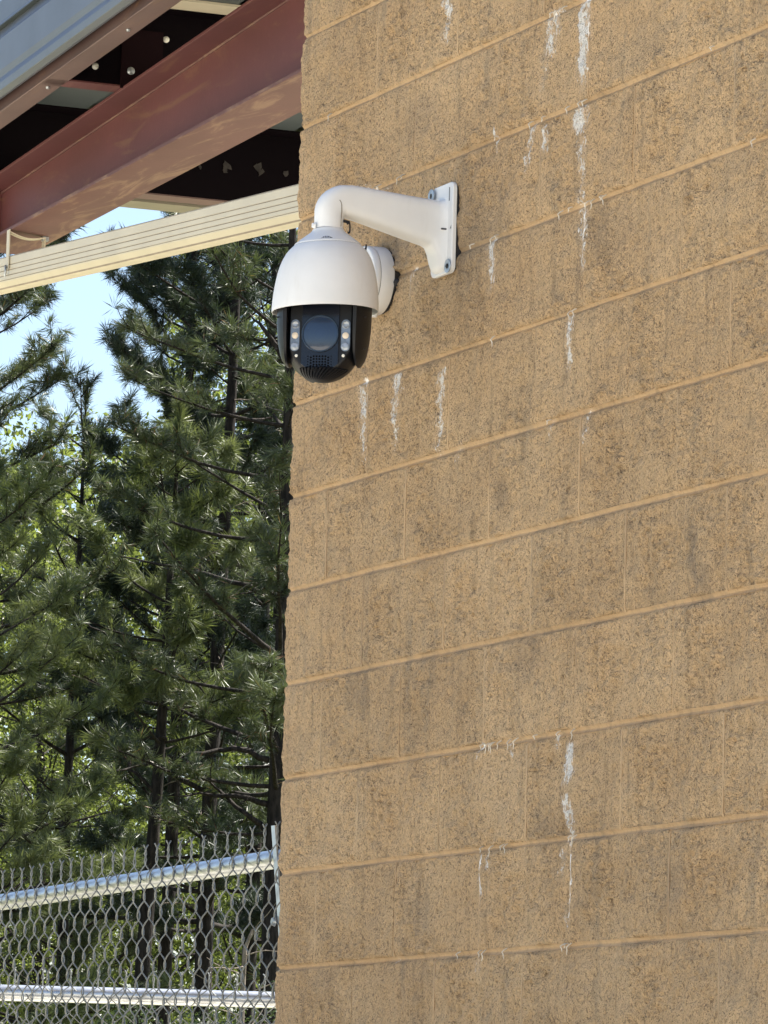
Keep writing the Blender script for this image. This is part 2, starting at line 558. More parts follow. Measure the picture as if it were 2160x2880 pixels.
def block_mesh(name, L, seed, corner=False):
    """split-face block: front face bulges out of the joint plane with a broken surface"""
    r = np.random.default_rng(seed)
    l, h = L - JH, HC - JB
    nu, nv = int(l / 0.0046), 62
    us, vs = np.linspace(0, l, nu), np.linspace(0, 1, nv) * h
    ns = lambda c: lattice_noise((nu, nv), (max(2, int(L / c)), max(2, int(.2 / c))), r)
    rough = .55 + .45 * np.clip(ns(.10) + .4, 0, 1.6)
    rel = .0026 * ns(.09) + .0022 * ns(.045) + rough * (.0026 * ns(.022) - .0016 * np.abs(ns(.0125)) - .0022 * np.abs(ns(.0085)) + .0014 * ns(.0055) + .0024)
    endt = np.clip(np.minimum(us, l - us) / .014, 0, 1)
    if corner:
        endt = np.where(us < l / 2, 1, endt)
        rel *= (1 - .35 * np.exp(-us / .05))[:, None]
    rel = rel * (.15 + .85 * endt[:, None])
    fu = edge_fall(us, l, 0.004)
    if corner:
        fu = np.where(us < l / 2, 1.0, fu)
    wv = 0.0080 + 0.004 * lattice_noise((nu, 2), (max(3, int(L / .05)), 1), r)[:, :1]
    ev = np.clip(np.minimum(vs[None, :], h - vs[None, :]) / np.clip(wv, .004, .02), 0, 1)
    fv = .22 + .78 * np.sqrt(1 - (1 - ev) ** 2) * ev ** .35
    ff = (.97 + .03 * fu[:, None]) * fv
    if corner:
        cw = np.exp(-us / .02)[:, None]
        ff = ff * (1 - .55 * cw) + .55 * cw
    out = (0.0052 + rel) * ff
    V, F = [], []
    # end bulge for corners
    endb = (0.003 + 0.0013 * lattice_noise((2, nv), (1, 4), r)[0] + 0.0011 * lattice_noise((2, nv), (1, 12), r)[0] + 0.0008 * lattice_noise((2, nv), (1, 28), r)[0]) * (.55 + .45 * fv[0])
    for i in range(nu):
        for j in range(nv):
            x = us[i]
            if corner:
                k = max(0.0, 1 - us[i] / 0.03)
                x = us[i] - endb[j] * k
            V.append((x, -out[i, j], vs[j]))
    for i in range(nu - 1):
        for j in range(nv - 1):
            a = i * nv + j
            F.append((a, a + nv, a + nv + 1, a + 1))
    b = len(V)
    # sides and back
    ring = [(i, 0) for i in range(nu)] + [(nu - 1, j) for j in range(1, nv)] + [(i, nv - 1) for i in range(nu - 2, -1, -1)] + [(0, j) for j in range(nv - 2, 0, -1)]
    for (i, j) in ring:
        x = V[i * nv + j][0] if not (corner and i == 0) else V[i * nv + j][0]
        V.append((x, TB, vs[j]))
    m = len(ring)
    for q in range(m):
        i, j = ring[q]
        i2, j2 = ring[(q + 1) % m]
        F.append((i * nv + j, b + q, b + (q + 1) % m, i2 * nv + j2))
    F.append(tuple(b + q for q in range(m)))
    me = bpy.data.meshes.new(name)
    me.from_pydata(V, [], [tuple(reversed(f)) for f in F])
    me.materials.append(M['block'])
    shade(me, 50)
    return me


full = [block_mesh('block', LB, 100 + i) for i in range(7)]
cfull = [block_mesh('corner_block', LB, 200 + i, True) for i in range(3)]
chalf = [block_mesh('half_block', LB / 2, 300 + i, True) for i in range(3)]
NROW, LWALL = 24, 9 * LB
wm = wall.matrix_world.copy()
mortar = MB()
for k in range(NROW):
    z0 = k * HC + JB / 2
    if k % 2 == 1:
        spans = [(0.0, cfull[(k // 2) % 3])] + [(LB * i, random.choice(full)) for i in range(1, 9)]
    else:
        spans = [(0.0, chalf[(k // 2) % 3])] + [(LB * (i + .5), random.choice(full)) for i in range(0, 8)]
    for (u, me) in spans:
        o = bpy.data.objects.new('block', me)
        COL.objects.link(o)
        o.parent = wall
        jig = 0.0 if u < 0.01 else random.uniform(-.0015, .0015)
        o.location = (u + JH / 2, random.uniform(-.0012, .0012), z0 + jig * .5)
        if u > 0.01:
            L0 = LB
# tooled bed joints (concave) and nearly flush head joints
for k in range(NROW + 1):
    zc = k * HC
    prof = []
    for t in np.linspace(-1, 1, 7):
        prof.append((-0.0020 + 0.0052 * (1 - abs(t) ** 1.4), zc + t * (JB / 2 + .0012)))
    nseg = 60
    rings = []
    for i in range(nseg + 1):
        u = -0.001 + (LWALL - .01) * i / nseg
        dz = 0.0007 * math.sin(i * 1.7 + k)
        rings.append([(u, p[0], p[1] + dz) for p in prof] + [(u, TB - .01, zc + JB / 2), (u, TB - .01, zc - JB / 2)])
    mortar.loft(rings)
for k in range(NROW):
    off = LB if k % 2 == 1 else LB / 2
    u = off
    while u < LWALL - .02:
        gap = random.choice((-.001, -.001, -.001, -.001, .0009))
        dep = random.uniform(-.0056, -.0048)
        zs = [k * HC + JB / 2 - .0005, k * HC + JB / 2 + .008, (k + .5) * HC, (k + 1) * HC - JB / 2 - .008, (k + 1) * HC - JB / 2 + .0005]
        ds_ = [-.0020, dep, dep + random.uniform(-.0006, .0006), dep, -.0004]
        mortar.loft([[(u - JH / 2 - .001, d_, z_), (u + JH / 2 - gap, d_, z_), (u + JH / 2 - gap, TB - .012, z_), (u - JH / 2 - .001, TB - .012, z_)] for z_, d_ in zip(zs, ds_)])
        u += LB
om = mortar.build('mortar', M['mortar'], None)
om.parent = wall
shade(om.data, 40)
# curls of lime hanging out of the joints
crust = MB()
inv = wall.matrix_world.inverted()
CURLS = [(1335, 700), (1392, 668), (1405, 660), (1585, 598), (1612, 575), (1660, 558), (1675, 552), (1700, 545), (1708, 548), (1606, 305), (1502, 345),
         (1536, 330), (1403, 385), (1560, 28), (1572, 26), (1585, 24), (1597, 20), (1640, 295), (1652, 292), (2128, 400), (2012, 140), (1612, 878), (1625, 875),
         (1366, 2088), (1378, 2084), (1388, 2082), (1393, 2083), (1412, 2080), (1440, 2070), (1458, 2072), (1515, 2062), (1580, 2050), (1620, 2048),
         (1362, 2395), (1388, 2390), (1420, 2392), (1430, 2392), (1612, 2365), (1622, 2362), (1298, 2690), (1358, 2682), (1368, 2684), (1428, 2678),
         (1592, 2672), (1600, 2670), (1608, 2668), (1062, 520), (1075, 516), (1128, 505), (1140, 503), (935, 322), (1395, 955), (1552, 1165)]
for (px, py) in CURLS:
    u, v = onwall(px, py)
    vj = round(v / HC) * HC
    ln = random.uniform(.010, .024)
    pts = []
    ph = random.uniform(0, 6)
    for t in np.linspace(0, 1, 6):
        y = 0.000 - 0.0110 * math.sin(min(1, t * 2.2) * math.pi / 2) + (0.003 if t > .6 else 0)
        pts.append((u + .0022 * math.sin(t * 4 + ph) - .003 * t, y, vj + .006 - ln * t))
    crust.tube(pts, [.0010, .0013, .0014, .0014, .0011, .0005], 5)
oc = crust.build('lime_crust', M['lime'], None)
oc.parent = wall
oc['kind'] = 'stuff'
shade(oc.data, 60)

# ------------------------------------------------------------------ roof steel
def prism(mb, prof, s0, s1, slope=True, flip=False):
    """profile in (off, z) carried along the rafter direction, following the roof slope"""
    r0 = [RW(s0, o, z + (rz(s0) if slope else 0)) for o, z in prof]
    r1 = [RW(s1, o, z + (rz(s1) if slope else 0)) for o, z in prof]
    mb.loft([r0, r1])


S0R, S1R = -1.6, 2.545
rafter = thing('roof_beam', 'tapered red oxide steel I-beam running from the wall corner down to the left', 'beam', RW(S1R, -.0775, 0))
BW = 0.155
mb = MB(); mb.hexa([RW(S0R, -BW, 0), RW(S0R, 0, 0), RW(S1R, 0, 0), RW(S1R, -BW, 0),
                    RW(S0R, -BW, .010), RW(S0R, 0, .010), RW(S1R, 0, .010), RW(S1R, -BW, .010)])
mb.build('bottom_flange', M['red_rusty'], rafter, bevel=.0015)
mb = MB(); prism(mb, [(-BW, -.0085), (0, -.0085), (0, 0), (-BW, 0)], S0R, S1R)
mb.build('top_flange', M['red'], rafter, bevel=.0015)
mb = MB()
a, b = -BW / 2 - .003, -BW / 2 + .003
mb.hexa([RW(S0R, a, .010), RW(S0R, b, .010), RW(S1R, b, .010), RW(S1R, a, .010),
         RW(S0R, a, rz(S0R) - .0085), RW(S0R, b, rz(S0R) - .0085), RW(S1R, b, rz(S1R) - .0085), RW(S1R, a, rz(S1R) - .0085)])
mb.build('web', M['red'], rafter)
mb = MB()                                              # fillet welds along the web
for z, zs in ((.0115, 0), (-.0095, 1)):
    pts = [RW(s, b + .0012, z + (rz(s) if zs else 0)) for s in np.linspace(S0R, S1R, 40)]
    mb.tube(pts, [.0035 + .0008 * math.sin(i * 2.3) for i in range(40)], 6)
mb.build('weld_bead', M['red_rusty'], rafter, smooth=80)
mb = MB(); mb.hexa([RW(S1R, -BW, 0), RW(S1R, 0, 0), RW(S1R + .009, 0, 0), RW(S1R + .009, -BW, 0),
                    RW(S1R, -BW, rz(S1R)), RW(S1R, 0, rz(S1R)), RW(S1R + .009, 0, rz(S1R)), RW(S1R + .009, -BW, rz(S1R))])
mb.build('end_plate', M['red'], rafter)


def purlin(s, label, flange_mat, dirn=1):
    t = thing('roof_purlin', label, 'purlin', RW(s, .17, rz(s)), 'purlins under the canopy roof')
    z = rz(s)
    e0, e1 = -4.5, 0.195
    mb = MB(); mb.box(e0, e1, 0, .004, .004, .2, lambda o, y, zz: RW(s + y, o, z + zz)); mb.build('web', M['red_shade'], t)
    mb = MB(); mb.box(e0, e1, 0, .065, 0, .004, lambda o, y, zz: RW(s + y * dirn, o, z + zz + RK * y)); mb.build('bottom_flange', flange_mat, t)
    mb = MB(); mb.box(e0, e1, -.065, .004, .2, .204, lambda o, y, zz: RW(s + y, o, z + zz + RK * y)); mb.build('top_flange', M['red_shade'], t)
    mb = MB(); mb.box(e0, e1, .061, .065, .004, .022, lambda o, y, zz: RW(s + y * dirn, o, z + zz + RK * y)); mb.build('lip', flange_mat, t)
    return t


p1 = purlin(1.302, 'dark steel roof purlin with bright bolt holes above the red beam', M['red'])
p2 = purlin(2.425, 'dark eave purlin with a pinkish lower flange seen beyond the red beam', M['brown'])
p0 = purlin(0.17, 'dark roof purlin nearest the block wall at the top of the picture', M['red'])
for (px, py, r, mt, nm) in ((466, 112, .0085, 'cap', 'lit_bolt_hole'), (267, 187, .0085, 'cap', 'lit_bolt_hole'), (366, 201, .0125, 'zinc', 'bolt_head')):
    c = onplane(px, py, RW(1.302, 0, 0), RT)
    if mt == 'cap':
        m = M.setdefault('cap', simple('lit_hole', (0.86, 0.85, 0.74), 0.4, var=0.02))  # pale discs imitate light showing through the bolt holes
    else:
        m = M['zinc']
    mb = MB()
    c2 = c - RT * .001
    mb.tube([c2, c2 - RT * .005, c2 - RT * .009], [r, r * .95, r * .45], 14)
    mb.build(nm, m, p1, smooth=40)
ca = onplane(338, 215, RW(1.302, 0, 0), RT)
oa = float((ca - RA) @ RPN)
mb = MB(); mb.box(oa - .11, oa, -.007, -.001, -.004, .15, lambda o, y, zz: RW(1.302 + y, o, rz(1.302) + zz)); mb.build('clip_plate', steel_paint('clip_primer', (.013, .005, .0065), (.02, .008, .007), .2), p1)
# pale flakes on the eave purlin web
for (px, py, sz) in ((640, 465, .022), (632, 478, .014), (725, 472, .02), (733, 485, .016), (806, 490, .014), (562, 468, .010)):
    c = onplane(px, py, RW(2.424, 0, 0), RT)
    n = 9
    ang = np.sort(rng.uniform(0, 2 * math.pi, n))
    rr = sz * rng.uniform(.45, 1.0, n)
    mb = MB()
    r0 = [c - RT * .0005 + RPN * (math.cos(q) * e * .8) + np.array([0, 0, math.sin(q) * e]) for q, e in zip(ang, rr)]
    mb.loft([r0, [q - RT * .0012 for q in r0]])
    mb.build('paint_flake', M.setdefault('flake', simple('bare_flake', (0.040, 0.032, 0.027), 0.7, var=.3, scale=60)), p2)

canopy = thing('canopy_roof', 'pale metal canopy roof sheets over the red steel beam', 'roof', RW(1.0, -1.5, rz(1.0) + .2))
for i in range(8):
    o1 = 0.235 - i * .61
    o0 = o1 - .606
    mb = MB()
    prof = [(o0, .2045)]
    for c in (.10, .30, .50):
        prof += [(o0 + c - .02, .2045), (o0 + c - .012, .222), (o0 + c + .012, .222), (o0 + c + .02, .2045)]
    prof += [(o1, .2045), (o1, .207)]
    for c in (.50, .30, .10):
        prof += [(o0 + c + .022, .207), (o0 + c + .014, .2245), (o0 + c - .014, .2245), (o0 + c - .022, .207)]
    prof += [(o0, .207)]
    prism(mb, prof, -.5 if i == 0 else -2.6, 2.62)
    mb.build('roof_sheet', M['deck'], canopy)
mb = MB(); mb.box(-4.4, .18, 1.15, 1.234, .197, .2035, lambda o, y, zz: RW(y, o, rz(y) + zz))
mb.build('closure_strip', M['beige'], canopy)

rake = thing('rake_channel', 'brown steel channel along the sloping roof edge under the pale fascia', 'channel', RW(2.4, .17, rz(2.4)))
SR0, SR1 = -.50, 2.62
mb = MB(); prism(mb, [(.143, 0), (.2, 0), (.2, .004), (.143, .004)], SR0, SR1); mb.build('bottom_flange', M['brown'], rake)
mb = MB(); prism(mb, [(.196, .004), (.2, .004), (.2, .2), (.196, .2)], SR0, SR1)
mb.build('web', steel_paint('rusty_brown_primer', (.095, .055, .05), (.20, .11, .055), .6), rake)
mb = MB(); mb.tube([RW(s, .2, rz(s) + .002) for s in np.linspace(SR0, SR1, 30)], .0028, 6); mb.build('edge_lip', M['brown'], rake, smooth=60)
mb = MB()
for (px, py) in ((134, 237), (368, 99)):
    c = onplane(px, py, RW(0, .172, rz(1.2)), np.array([0, 0, 1.0]))
    s = float((c - RA) @ RT)
    mb = MB(); mb.tube([RW(s, .172, rz(s) - .001), RW(s, .172, rz(s) - .006)], [.006, .0045], 8); mb.build('screw', M['zinc'], rake)

fascia = thing('roof_fascia', 'pale blue-grey ribbed metal fascia at the upper left corner', 'fascia', RW(2.4, .24, rz(2.4)))
FP = [(.214, .022), (.226, .018), (.247, .020), (.249, .040), (.236, .062), (.240, .080), (.240, .165), (.232, .176), (.205, .238), (.205, .30), (.200, .30), (.200, .238),
      (.227, .172), (.235, .162), (.235, .082), (.231, .064), (.243, .042), (.242, .026)]
mb = MB(); prism(mb, FP, SR0, SR1 + .03); mb.build('trim_sheet', M['galvalume'], fascia, bevel=.0012)
for s in (2.3, 1.6, .9, .2):
    mb = MB(); mb.tube([RW(s, .240, rz(s) + .125), RW(s, .244, rz(s) + .125)], [.006, .004], 8); mb.build('screw', M['zinc'], fascia)

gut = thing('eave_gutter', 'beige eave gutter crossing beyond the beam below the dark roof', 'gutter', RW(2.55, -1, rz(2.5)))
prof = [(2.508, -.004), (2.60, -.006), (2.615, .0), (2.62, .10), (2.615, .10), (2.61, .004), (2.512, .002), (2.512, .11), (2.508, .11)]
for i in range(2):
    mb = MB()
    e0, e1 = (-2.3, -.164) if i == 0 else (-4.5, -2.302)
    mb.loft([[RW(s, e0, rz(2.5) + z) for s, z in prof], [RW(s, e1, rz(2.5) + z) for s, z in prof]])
    mb.build('trough', M.setdefault('beige_shade', simple('shaded_beige_metal', (0.21, 0.19, 0.135), 0.5, var=.06, scale=6)), gut)  # darker copy of the beige paint, with the shade beyond the beam in it

# downspout hung below the beam, falling towards the wall
dsp = thing('downspout', 'beige ribbed rectangular downspout hung on straps below the red beam', 'downspout', RW(2.2, 0, -.1))
za, zb = -.066, -.2655
SLP = (zb - za) / (0 - 2.3)


def DS(s, off, z):          # z measured down from the front top edge
    return RW(s, off, za + SLP * (s - 2.3) + z)


pr = [(0, 0), (0, -.020), (-.004, -.0215), (0, -.023), (0, -.034), (-.004, -.0355), (0, -.037), (0, -.048), (-.004, -.0495), (0, -.051), (0, -.060), (-.004, -.0615), (0, -.0625), (-.0005, -.065), (-.003, -.068),
      (-.011, -.0775), (-.0135, -.0780), (-.0145, -.0805), (-.020, -.0825), (-.054, -.0825), (-.061, -.077), (-.064, -.07), (-.064, 0), (-.061, .004), (-.004, .004)]
rings = [[DS(s, o, z) for o, z in pr] for s in np.linspace(-1.4, 3.3, 12)]
mb = MB(); mb.loft(rings); mb.build('pipe', M['beige'], dsp)
mb = MB()
for zc in (-.0215, -.0355, -.0495, -.0615):
    mb.hexa([DS(-1.4, -.0042, zc - .0011), DS(-1.4, -.0012, zc - .0011), DS(3.3, -.0012, zc - .0011), DS(3.3, -.0042, zc - .0011),
             DS(-1.4, -.0042, zc + .0011), DS(-1.4, -.0012, zc + .0011), DS(3.3, -.0012, zc + .0011), DS(3.3, -.0042, zc + .0011)])
mb.hexa([DS(-1.4, -.0150, -.0812), DS(-1.4, -.0118, -.0780), DS(3.3, -.0118, -.0780), DS(3.3, -.0150, -.0812),
         DS(-1.4, -.0142, -.0800), DS(-1.4, -.0110, -.0768), DS(3.3, -.0110, -.0768), DS(3.3, -.0142, -.0800)])
mb.build('rib_groove', M['groove'], dsp)
# hanger strap: front drop, cross piece under the flange, back drop
sa = float((onplane(50, 650, RW(0, 0, 0), np.array([0, 0, 1.0])) - RA) @ RT)
mb = MB(); mb.box(sa - .012, sa + .012, .002, .0045, za + SLP * (sa - 2.3) - .035, .001, lambda s, o, z: RW(s, o, z)); mb.build('strap', M['beige'], dsp)
mb = MB()
rr = []
for t in np.linspace(0, 1, 9):
    o = .002 - t * .112
    z = -.004 - .010 * math.sin(t * math.pi)
    s = sa + .04 * t
    rr.append([RW(s - .011, o, z), RW(s + .011, o, z), RW(s + .011, o, z - .0025), RW(s - .011, o, z - .0025)])
mb.loft(rr); mb.build('strap', M['beige'], dsp)
mb = MB(); mb.box(sa + .032, sa + .056, -.112, -.109, -.10, -.004, lambda s, o, z: RW(s, o, z)); mb.build('strap', M['beige'], dsp)
mb = MB(); zz = za + SLP * (sa - 2.3) - .035
mb.tube([RW(sa + .01, .006, zz + .012), RW(sa - .008, .010, zz + .002), RW(sa - .006, .010, zz - .012), RW(sa + .008, .008, zz - .016)], .003, 6)
mb.build('tie_wire', M['zinc'], dsp, smooth=60)
mb = MB(); mb.box(sa + .034, sa + .052, -.122, -.105, -.012, -.001, lambda s, o, z: RW(s, o, z)); mb.build('clamp', M['zinc'], dsp)

# ------------------------------------------------------------------ camera bracket
UA = 0.785
br = thing('camera_bracket', 'white cast wall bracket arm that carries the security camera', 'bracket', WP(UA, 0, 3.5))


def superring(o, z, ang, hh, hw, ex, n=36):
    """ring around the arm axis; ang turns the axis from outward (0) to downward (90)"""
    ca, sa_ = math.cos(ang), math.sin(ang)
    pts = []
    for k in range(n):
        q = 2 * math.pi * k / n
        c, s = math.cos(q), math.sin(q)
        a = hh * math.copysign(abs(c) ** (2 / ex), c)
        b = hw * math.copysign(abs(s) ** (2 / ex), s)
        pts.append(WP(UA + b, o + a * sa_, z + a * ca))
    return pts


rings = []
for o, zt, zb_, hw, ex in ((.0095, 3.586, 3.415, .043, 5), (.014, 3.574, 3.4155, .040, 5), (.020, 3.568, 3.4165, .037, 4.5), (.027, 3.5655, 3.419, .0345, 4.5),
                           (.033, 3.5645, 3.430, .0330, 4), (.038, 3.5648, 3.4495, .0320, 4), (.046, 3.565, 3.4660, .031, 4), (.056, 3.5655, 3.4715, .0305, 4),
                           (.10, 3.568, 3.4815, .0300, 4), (.16, 3.572, 3.4960, .0295, 4), (.205, 3.575, 3.5065, .029, 3.8), (.226, 3.5762, 3.5108, .0288, 3.6)):
    rings.append(superring(o, (zt + zb_) / 2, 0, (zt - zb_) / 2, hw, ex))
for a in np.linspace(12, 90, 8):
    q = math.radians(a)
    rr_ = .0325 - .003 * (a / 90)
    ctr = .034 - .0035 * (a / 90)
    rings.append(superring(.2365 + ctr * math.sin(q), 3.5098 + ctr * math.cos(q), q, rr_, .0288, 3.4 - 1.2 * a / 90))
rings.append(superring(.2672, 3.498, math.pi / 2, .0294, .0290, 2.1))
rings.append(superring(.2675, 3.4835, math.pi / 2, .0294, .0294, 2.0))
mb = MB(); mb.loft(rings)
mb.build('arm', M['white'], br, smooth=45)
mb = MB()
mb.tube([WP(UA + u_, o_, z_) for u_, o_, z_ in ((.0249, .2515, 3.4865), (.0251, .2515, 3.500), (.0262, .2515, 3.508), (.0282, .2517, 3.517), (.0288, .2525, 3.530), (.0288, .2545, 3.536), (.0287, .2575, 3.5395))], .0009, 6)
mb.build('casting_seam', M['groove'], br, smooth=80)
# back plate with rounded corners
def rrect(w_, h_, r, n=6):
    pts = []
    for cx, cz, a0 in ((w_ - r, h_ - r, 0), (-w_ + r, h_ - r, 90), (-w_ + r, -h_ + r, 180), (w_ - r, -h_ + r, 270)):
        for k in range(n + 1):
            q = math.radians(a0 + 90 * k / n)
            pts.append((cx + r * math.cos(q), cz + r * math.sin(q)))
    return pts


ZP, HP, WPl = 3.5055, .0935, .0510
mb = MB()
mb.loft([[WP(UA + .007 + p[0] * k, o, ZP + p[1] * k2) for p in rrect(WPl, HP, .014)] for o, k, k2 in ((.0115, 1, 1), (.0185, 1, 1), (.0205, .97, .982))])
mb.build('back_plate', M['white'], br, smooth=35)
mb = MB()
mb.loft([[WP(UA + .007 + p[0], o, ZP + p[1]) for p in rrect(WPl - .0035, HP - .0035, .013)] for o in (-.004, .0118)])
mb.build('dark_backing', M['dark_gap'], br)  # dark sheet between the plate and the wall
for (du, dz, proud) in ((-.0370, .0765, .0045), (.0450, -.0805, .0015)):
    c = WP(UA + du, .0206 + proud, ZP + dz)
    mb = MB()
    n = 20
    prof = [(.0058, 0), (.0142, 0), (.0148, .0008), (.0142, .0018), (.0058, .0018)]
    rgs = []
    for r, hgt in prof + [prof[0]]:
        rgs.append([c + NW * hgt + DW * (r * math.cos(2 * math.pi * k / n)) + np.array([0, 0, r * math.sin(2 * math.pi * k / n)]) for k in range(n)])
    mb.loft(rgs, cap=False)
    wsh = mb.build('washer', M['zinc'], br, smooth=40)
    mb = MB()
    mb.tube([c - NW * (proud + .002), c + NW * .001], .0050, 12)
    mb.build('bolt', M['dark_gap'] if proud < .005 else M['zinc'], wsh, smooth=40)
    if proud < .002:
        mb = MB(); mb.tube([c + NW * .001, c + NW * .0035], .0045, 6); mb.build('bolt_head', M['dark_gap'], wsh)
mb = MB(); mb.box(.0390, .0430, .0188, .0209, .055, .083, lambda u, o, z: WP(UA + u, o, ZP + z)); mb.build('slot', M.setdefault('slotg', simple('slot_shadow', (.16, .17, .19), .6)), br)
mb = MB(); mb.add([WP(UA + .0475, .0208, ZP - .004), WP(UA + .0535, .0208, ZP - .004), WP(UA + .0535, .0208, ZP + .004)], [(0, 1, 2)])
mb.tube([WP(UA + .0345, .023, ZP - .003), WP(UA + .0345, .034, ZP - .003)], [.0022, .0018], 6)
mb.build('label_mark', M['ink'], br)

# ------------------------------------------------------------------ pan-tilt-zoom camera
OA = .268
AX = WP(UA, OA, 0)
ptz = thing('security_camera', 'white and black dome security camera hanging from the wall bracket', 'camera', WP(UA, OA, 3.4835))
TILT = math.radians(2.2)     # the housing hangs slightly out of plumb, away from the wall
ZPIV = 3.4835


def HZ(p):                   # housing frame: x along DW, y along -NW, z world height about the pivot
    x, y, z = p
    dz = z - ZPIV
    y2 = y * math.cos(TILT) + dz * math.sin(TILT) * 0.35
    z2 = ZPIV + dz * math.cos(TILT) + y * math.sin(TILT)
    return AX + DW * x - NW * y2 + np.array([0, 0, z2])


cap_prof = [(.0, 3.4832), (.030, 3.4832), (.0318, 3.4815), (.0330, 3.4785), (.0372, 3.4742), (.0455, 3.4680), (.0560, 3.4602), (.0655, 3.4525), (.0672, 3.4508), (.0672, 3.449)]
mb = MB(); mb.lathe(cap_prof, 72, HZ); mb.build('top_cap', M['white'], ptz, smooth=55)
mb = MB(); mb.lathe([(.0660, 3.4505), (.0671, 3.4500), (.0671, 3.4484), (.0660, 3.4478)], 72, HZ); mb.build('seam_ring', M['dark_gap'], ptz, smooth=55)
shell = [(.0660, 3.4494), (.0676, 3.4484), (.0700, 3.4466), (.0780, 3.4385), (.0842, 3.4300), (.0896, 3.4195), (.0940, 3.4085), (.0977, 3.3960), (.1008, 3.3820), (.1034, 3.3670),
         (.1056, 3.3510), (.1069, 3.3350), (.1075, 3.3240), (.1077, 3.3160), (.1074, 3.3138), (.1060, 3.3133), (.1048, 3.3145), (.1040, 3.3300), (.1010, 3.345)]
mb = MB(); mb.lathe(shell, 96, HZ); mb.build('sunshield', M['white'], ptz, smooth=50)
mb = MB(); mb.lathe([(.0, 3.3345), (.094, 3.3345), (.1035, 3.330), (.1042, 3.336), (.06, 3.352)], 72, HZ); mb.build('inner_skirt', M['black'], ptz, smooth=40)
# collar lug, safety ring
mb = MB(); c = HZ((0.004, -.031, 3.4880))
mb.tube([c, c + NW * .006 - DW * .001], [.0065, .005], 12); mb.build('lock_screw', M['white'], ptz, smooth=50)
mb = MB()
rc = HZ((0.020, .036, 3.4860))
mb.tube([rc + NW * (.009 * math.cos(q)) * .6 + DW * (.006 * math.cos(q)) + np.array([0, 0, .012 * math.sin(q)]) for q in np.linspace(.4, 5.2, 14)], .0016, 6)
mb.tube([rc - NW * .001 + np.array([0, 0, .010]), rc - NW * -.012 + np.array([0, 0, .012])], .0032, 8)
mb.build('safety_ring', M['dark_gap'], ptz, smooth=60)
mb = MB()
pts = [HZ((.004, .062, 3.4475)), HZ((.006, .071, 3.449)), HZ((.008, .078, 3.446)), HZ((.008, .080, 3.4395)), HZ((.006, .0815, 3.447)), HZ((.004, .083, 3.456))]
mb.tube(pts, .0019, 6)
mb.build('safety_wire', M['dark_gap'], ptz, smooth=60)
# small emblem on the top cap
mb = MB()
vdir = np.array([-AX[0], -AX[1], 0]); vdir /= np.linalg.norm(vdir)
az = math.atan2(vdir @ -NW, vdir @ DW)


def on_cap(da, z):
    r = np.interp(-z, [-p[1] for p in cap_prof[1:]], [p[0] for p in cap_prof[1:]]) + .0004
    return HZ((r * math.cos(az + da), r * math.sin(az + da), z))


E0 = -.03
for quad in (((-.16, 3.4553), (-.06, 3.4553), (-.06, 3.4558), (-.15, 3.4558)), ((-.13, 3.4563), (-.075, 3.4563), (-.065, 3.4582), (-.095, 3.4580)),
             ((-.055, 3.4564), (-.01, 3.4564), (-.03, 3.4590), (-.045, 3.4590)), ((-.05, 3.4553), (.06, 3.4553), (.055, 3.4558), (-.05, 3.4558)),
             ((.005, 3.4563), (.02, 3.4563), (.02, 3.4588), (.005, 3.4588)), ((.03, 3.4563), (.06, 3.4563), (.06, 3.4585), (.035, 3.4585)),
             ((.07, 3.4553), (.15, 3.4553), (.12, 3.4566), (.07, 3.4575))):
    mb.add([on_cap(a * 1.25 + E0, 3.4568 + (z - 3.4568) * 1.5) for a, z in quad], [(0, 1, 2, 3)])
mb.build('emblem', M['ink'], ptz)

# head: frame x to the viewer's right, y away from the viewer, z up
YAW = math.radians(-8.5)
fx, fy = math.sin(YAW), -math.cos(YAW)
HF = np.array([fx, fy, 0])           # facing
HR = np.array([-fy, fx, 0])          # to the right as seen by the viewer
ZB = 3.2445
HC0 = HZ((0, 0, ZB)); HC0[2] = ZB
UPT = math.radians(-2.0)


def HD(p):
    x, y, z = p
    y2 = y * math.cos(UPT) - z * math.sin(UPT)
    z2 = y * math.sin(UPT) + z * math.cos(UPT)
    return HC0 + HR * x - HF * y2 + np.array([0, 0, z2])


RB, YC = .0750, -.043
head = MB()
n = 72
rings = []
prof = [(RB, .088), (RB, .07), (RB, .05), (RB, .03), (RB, .015), (RB, 0)] + [(RB * math.cos(a), -RB * math.sin(a)) for a in np.linspace(.08, math.pi / 2 - .02, 26)]
for r, z in prof:
    ring = []
    for k in range(n):
        q = 2 * math.pi * k / n
        x, y = r * math.cos(q), r * math.sin(q)
        x = max(-.0655, min(.0655, x))
        y = max(YC, y)
        ring.append(HD((x, y, z)))
    rings.append(ring)
head.loft(rings)
hd = head.build('head', M['black'], ptz, smooth=32)
# cooling fins under the head
for i in range(15):
    a = math.radians(-62 + i * 8.6)
    mb = MB()
    pts_in, pts_out = [], []
    for e in np.linspace(.22, .80, 8):
        rr_ = RB * math.sin(e)
        zz = -RB * math.cos(e)
        base_ang = -math.pi / 2 + a + .9 * (e - .5)
        for lst, rad in ((pts_in, .97), (pts_out, 1.052)):
            lst.append(np.array([rr_ * rad * math.cos(base_ang), rr_ * rad * math.sin(base_ang), zz * rad]))
    rgs = []
    for p, q in zip(pts_in, pts_out):
        tdir = np.array([-p[1], p[0], 0]); tdir /= np.linalg.norm(tdir) + 1e-9
        rgs.append([HD(p - tdir * .0024), HD(p + tdir * .0024), HD(q + tdir * .0019), HD(q - tdir * .0019)])
    mb.loft(rgs)
    mb.build('fin', M['black'], hd)
# face panels
YF = YC - .0004


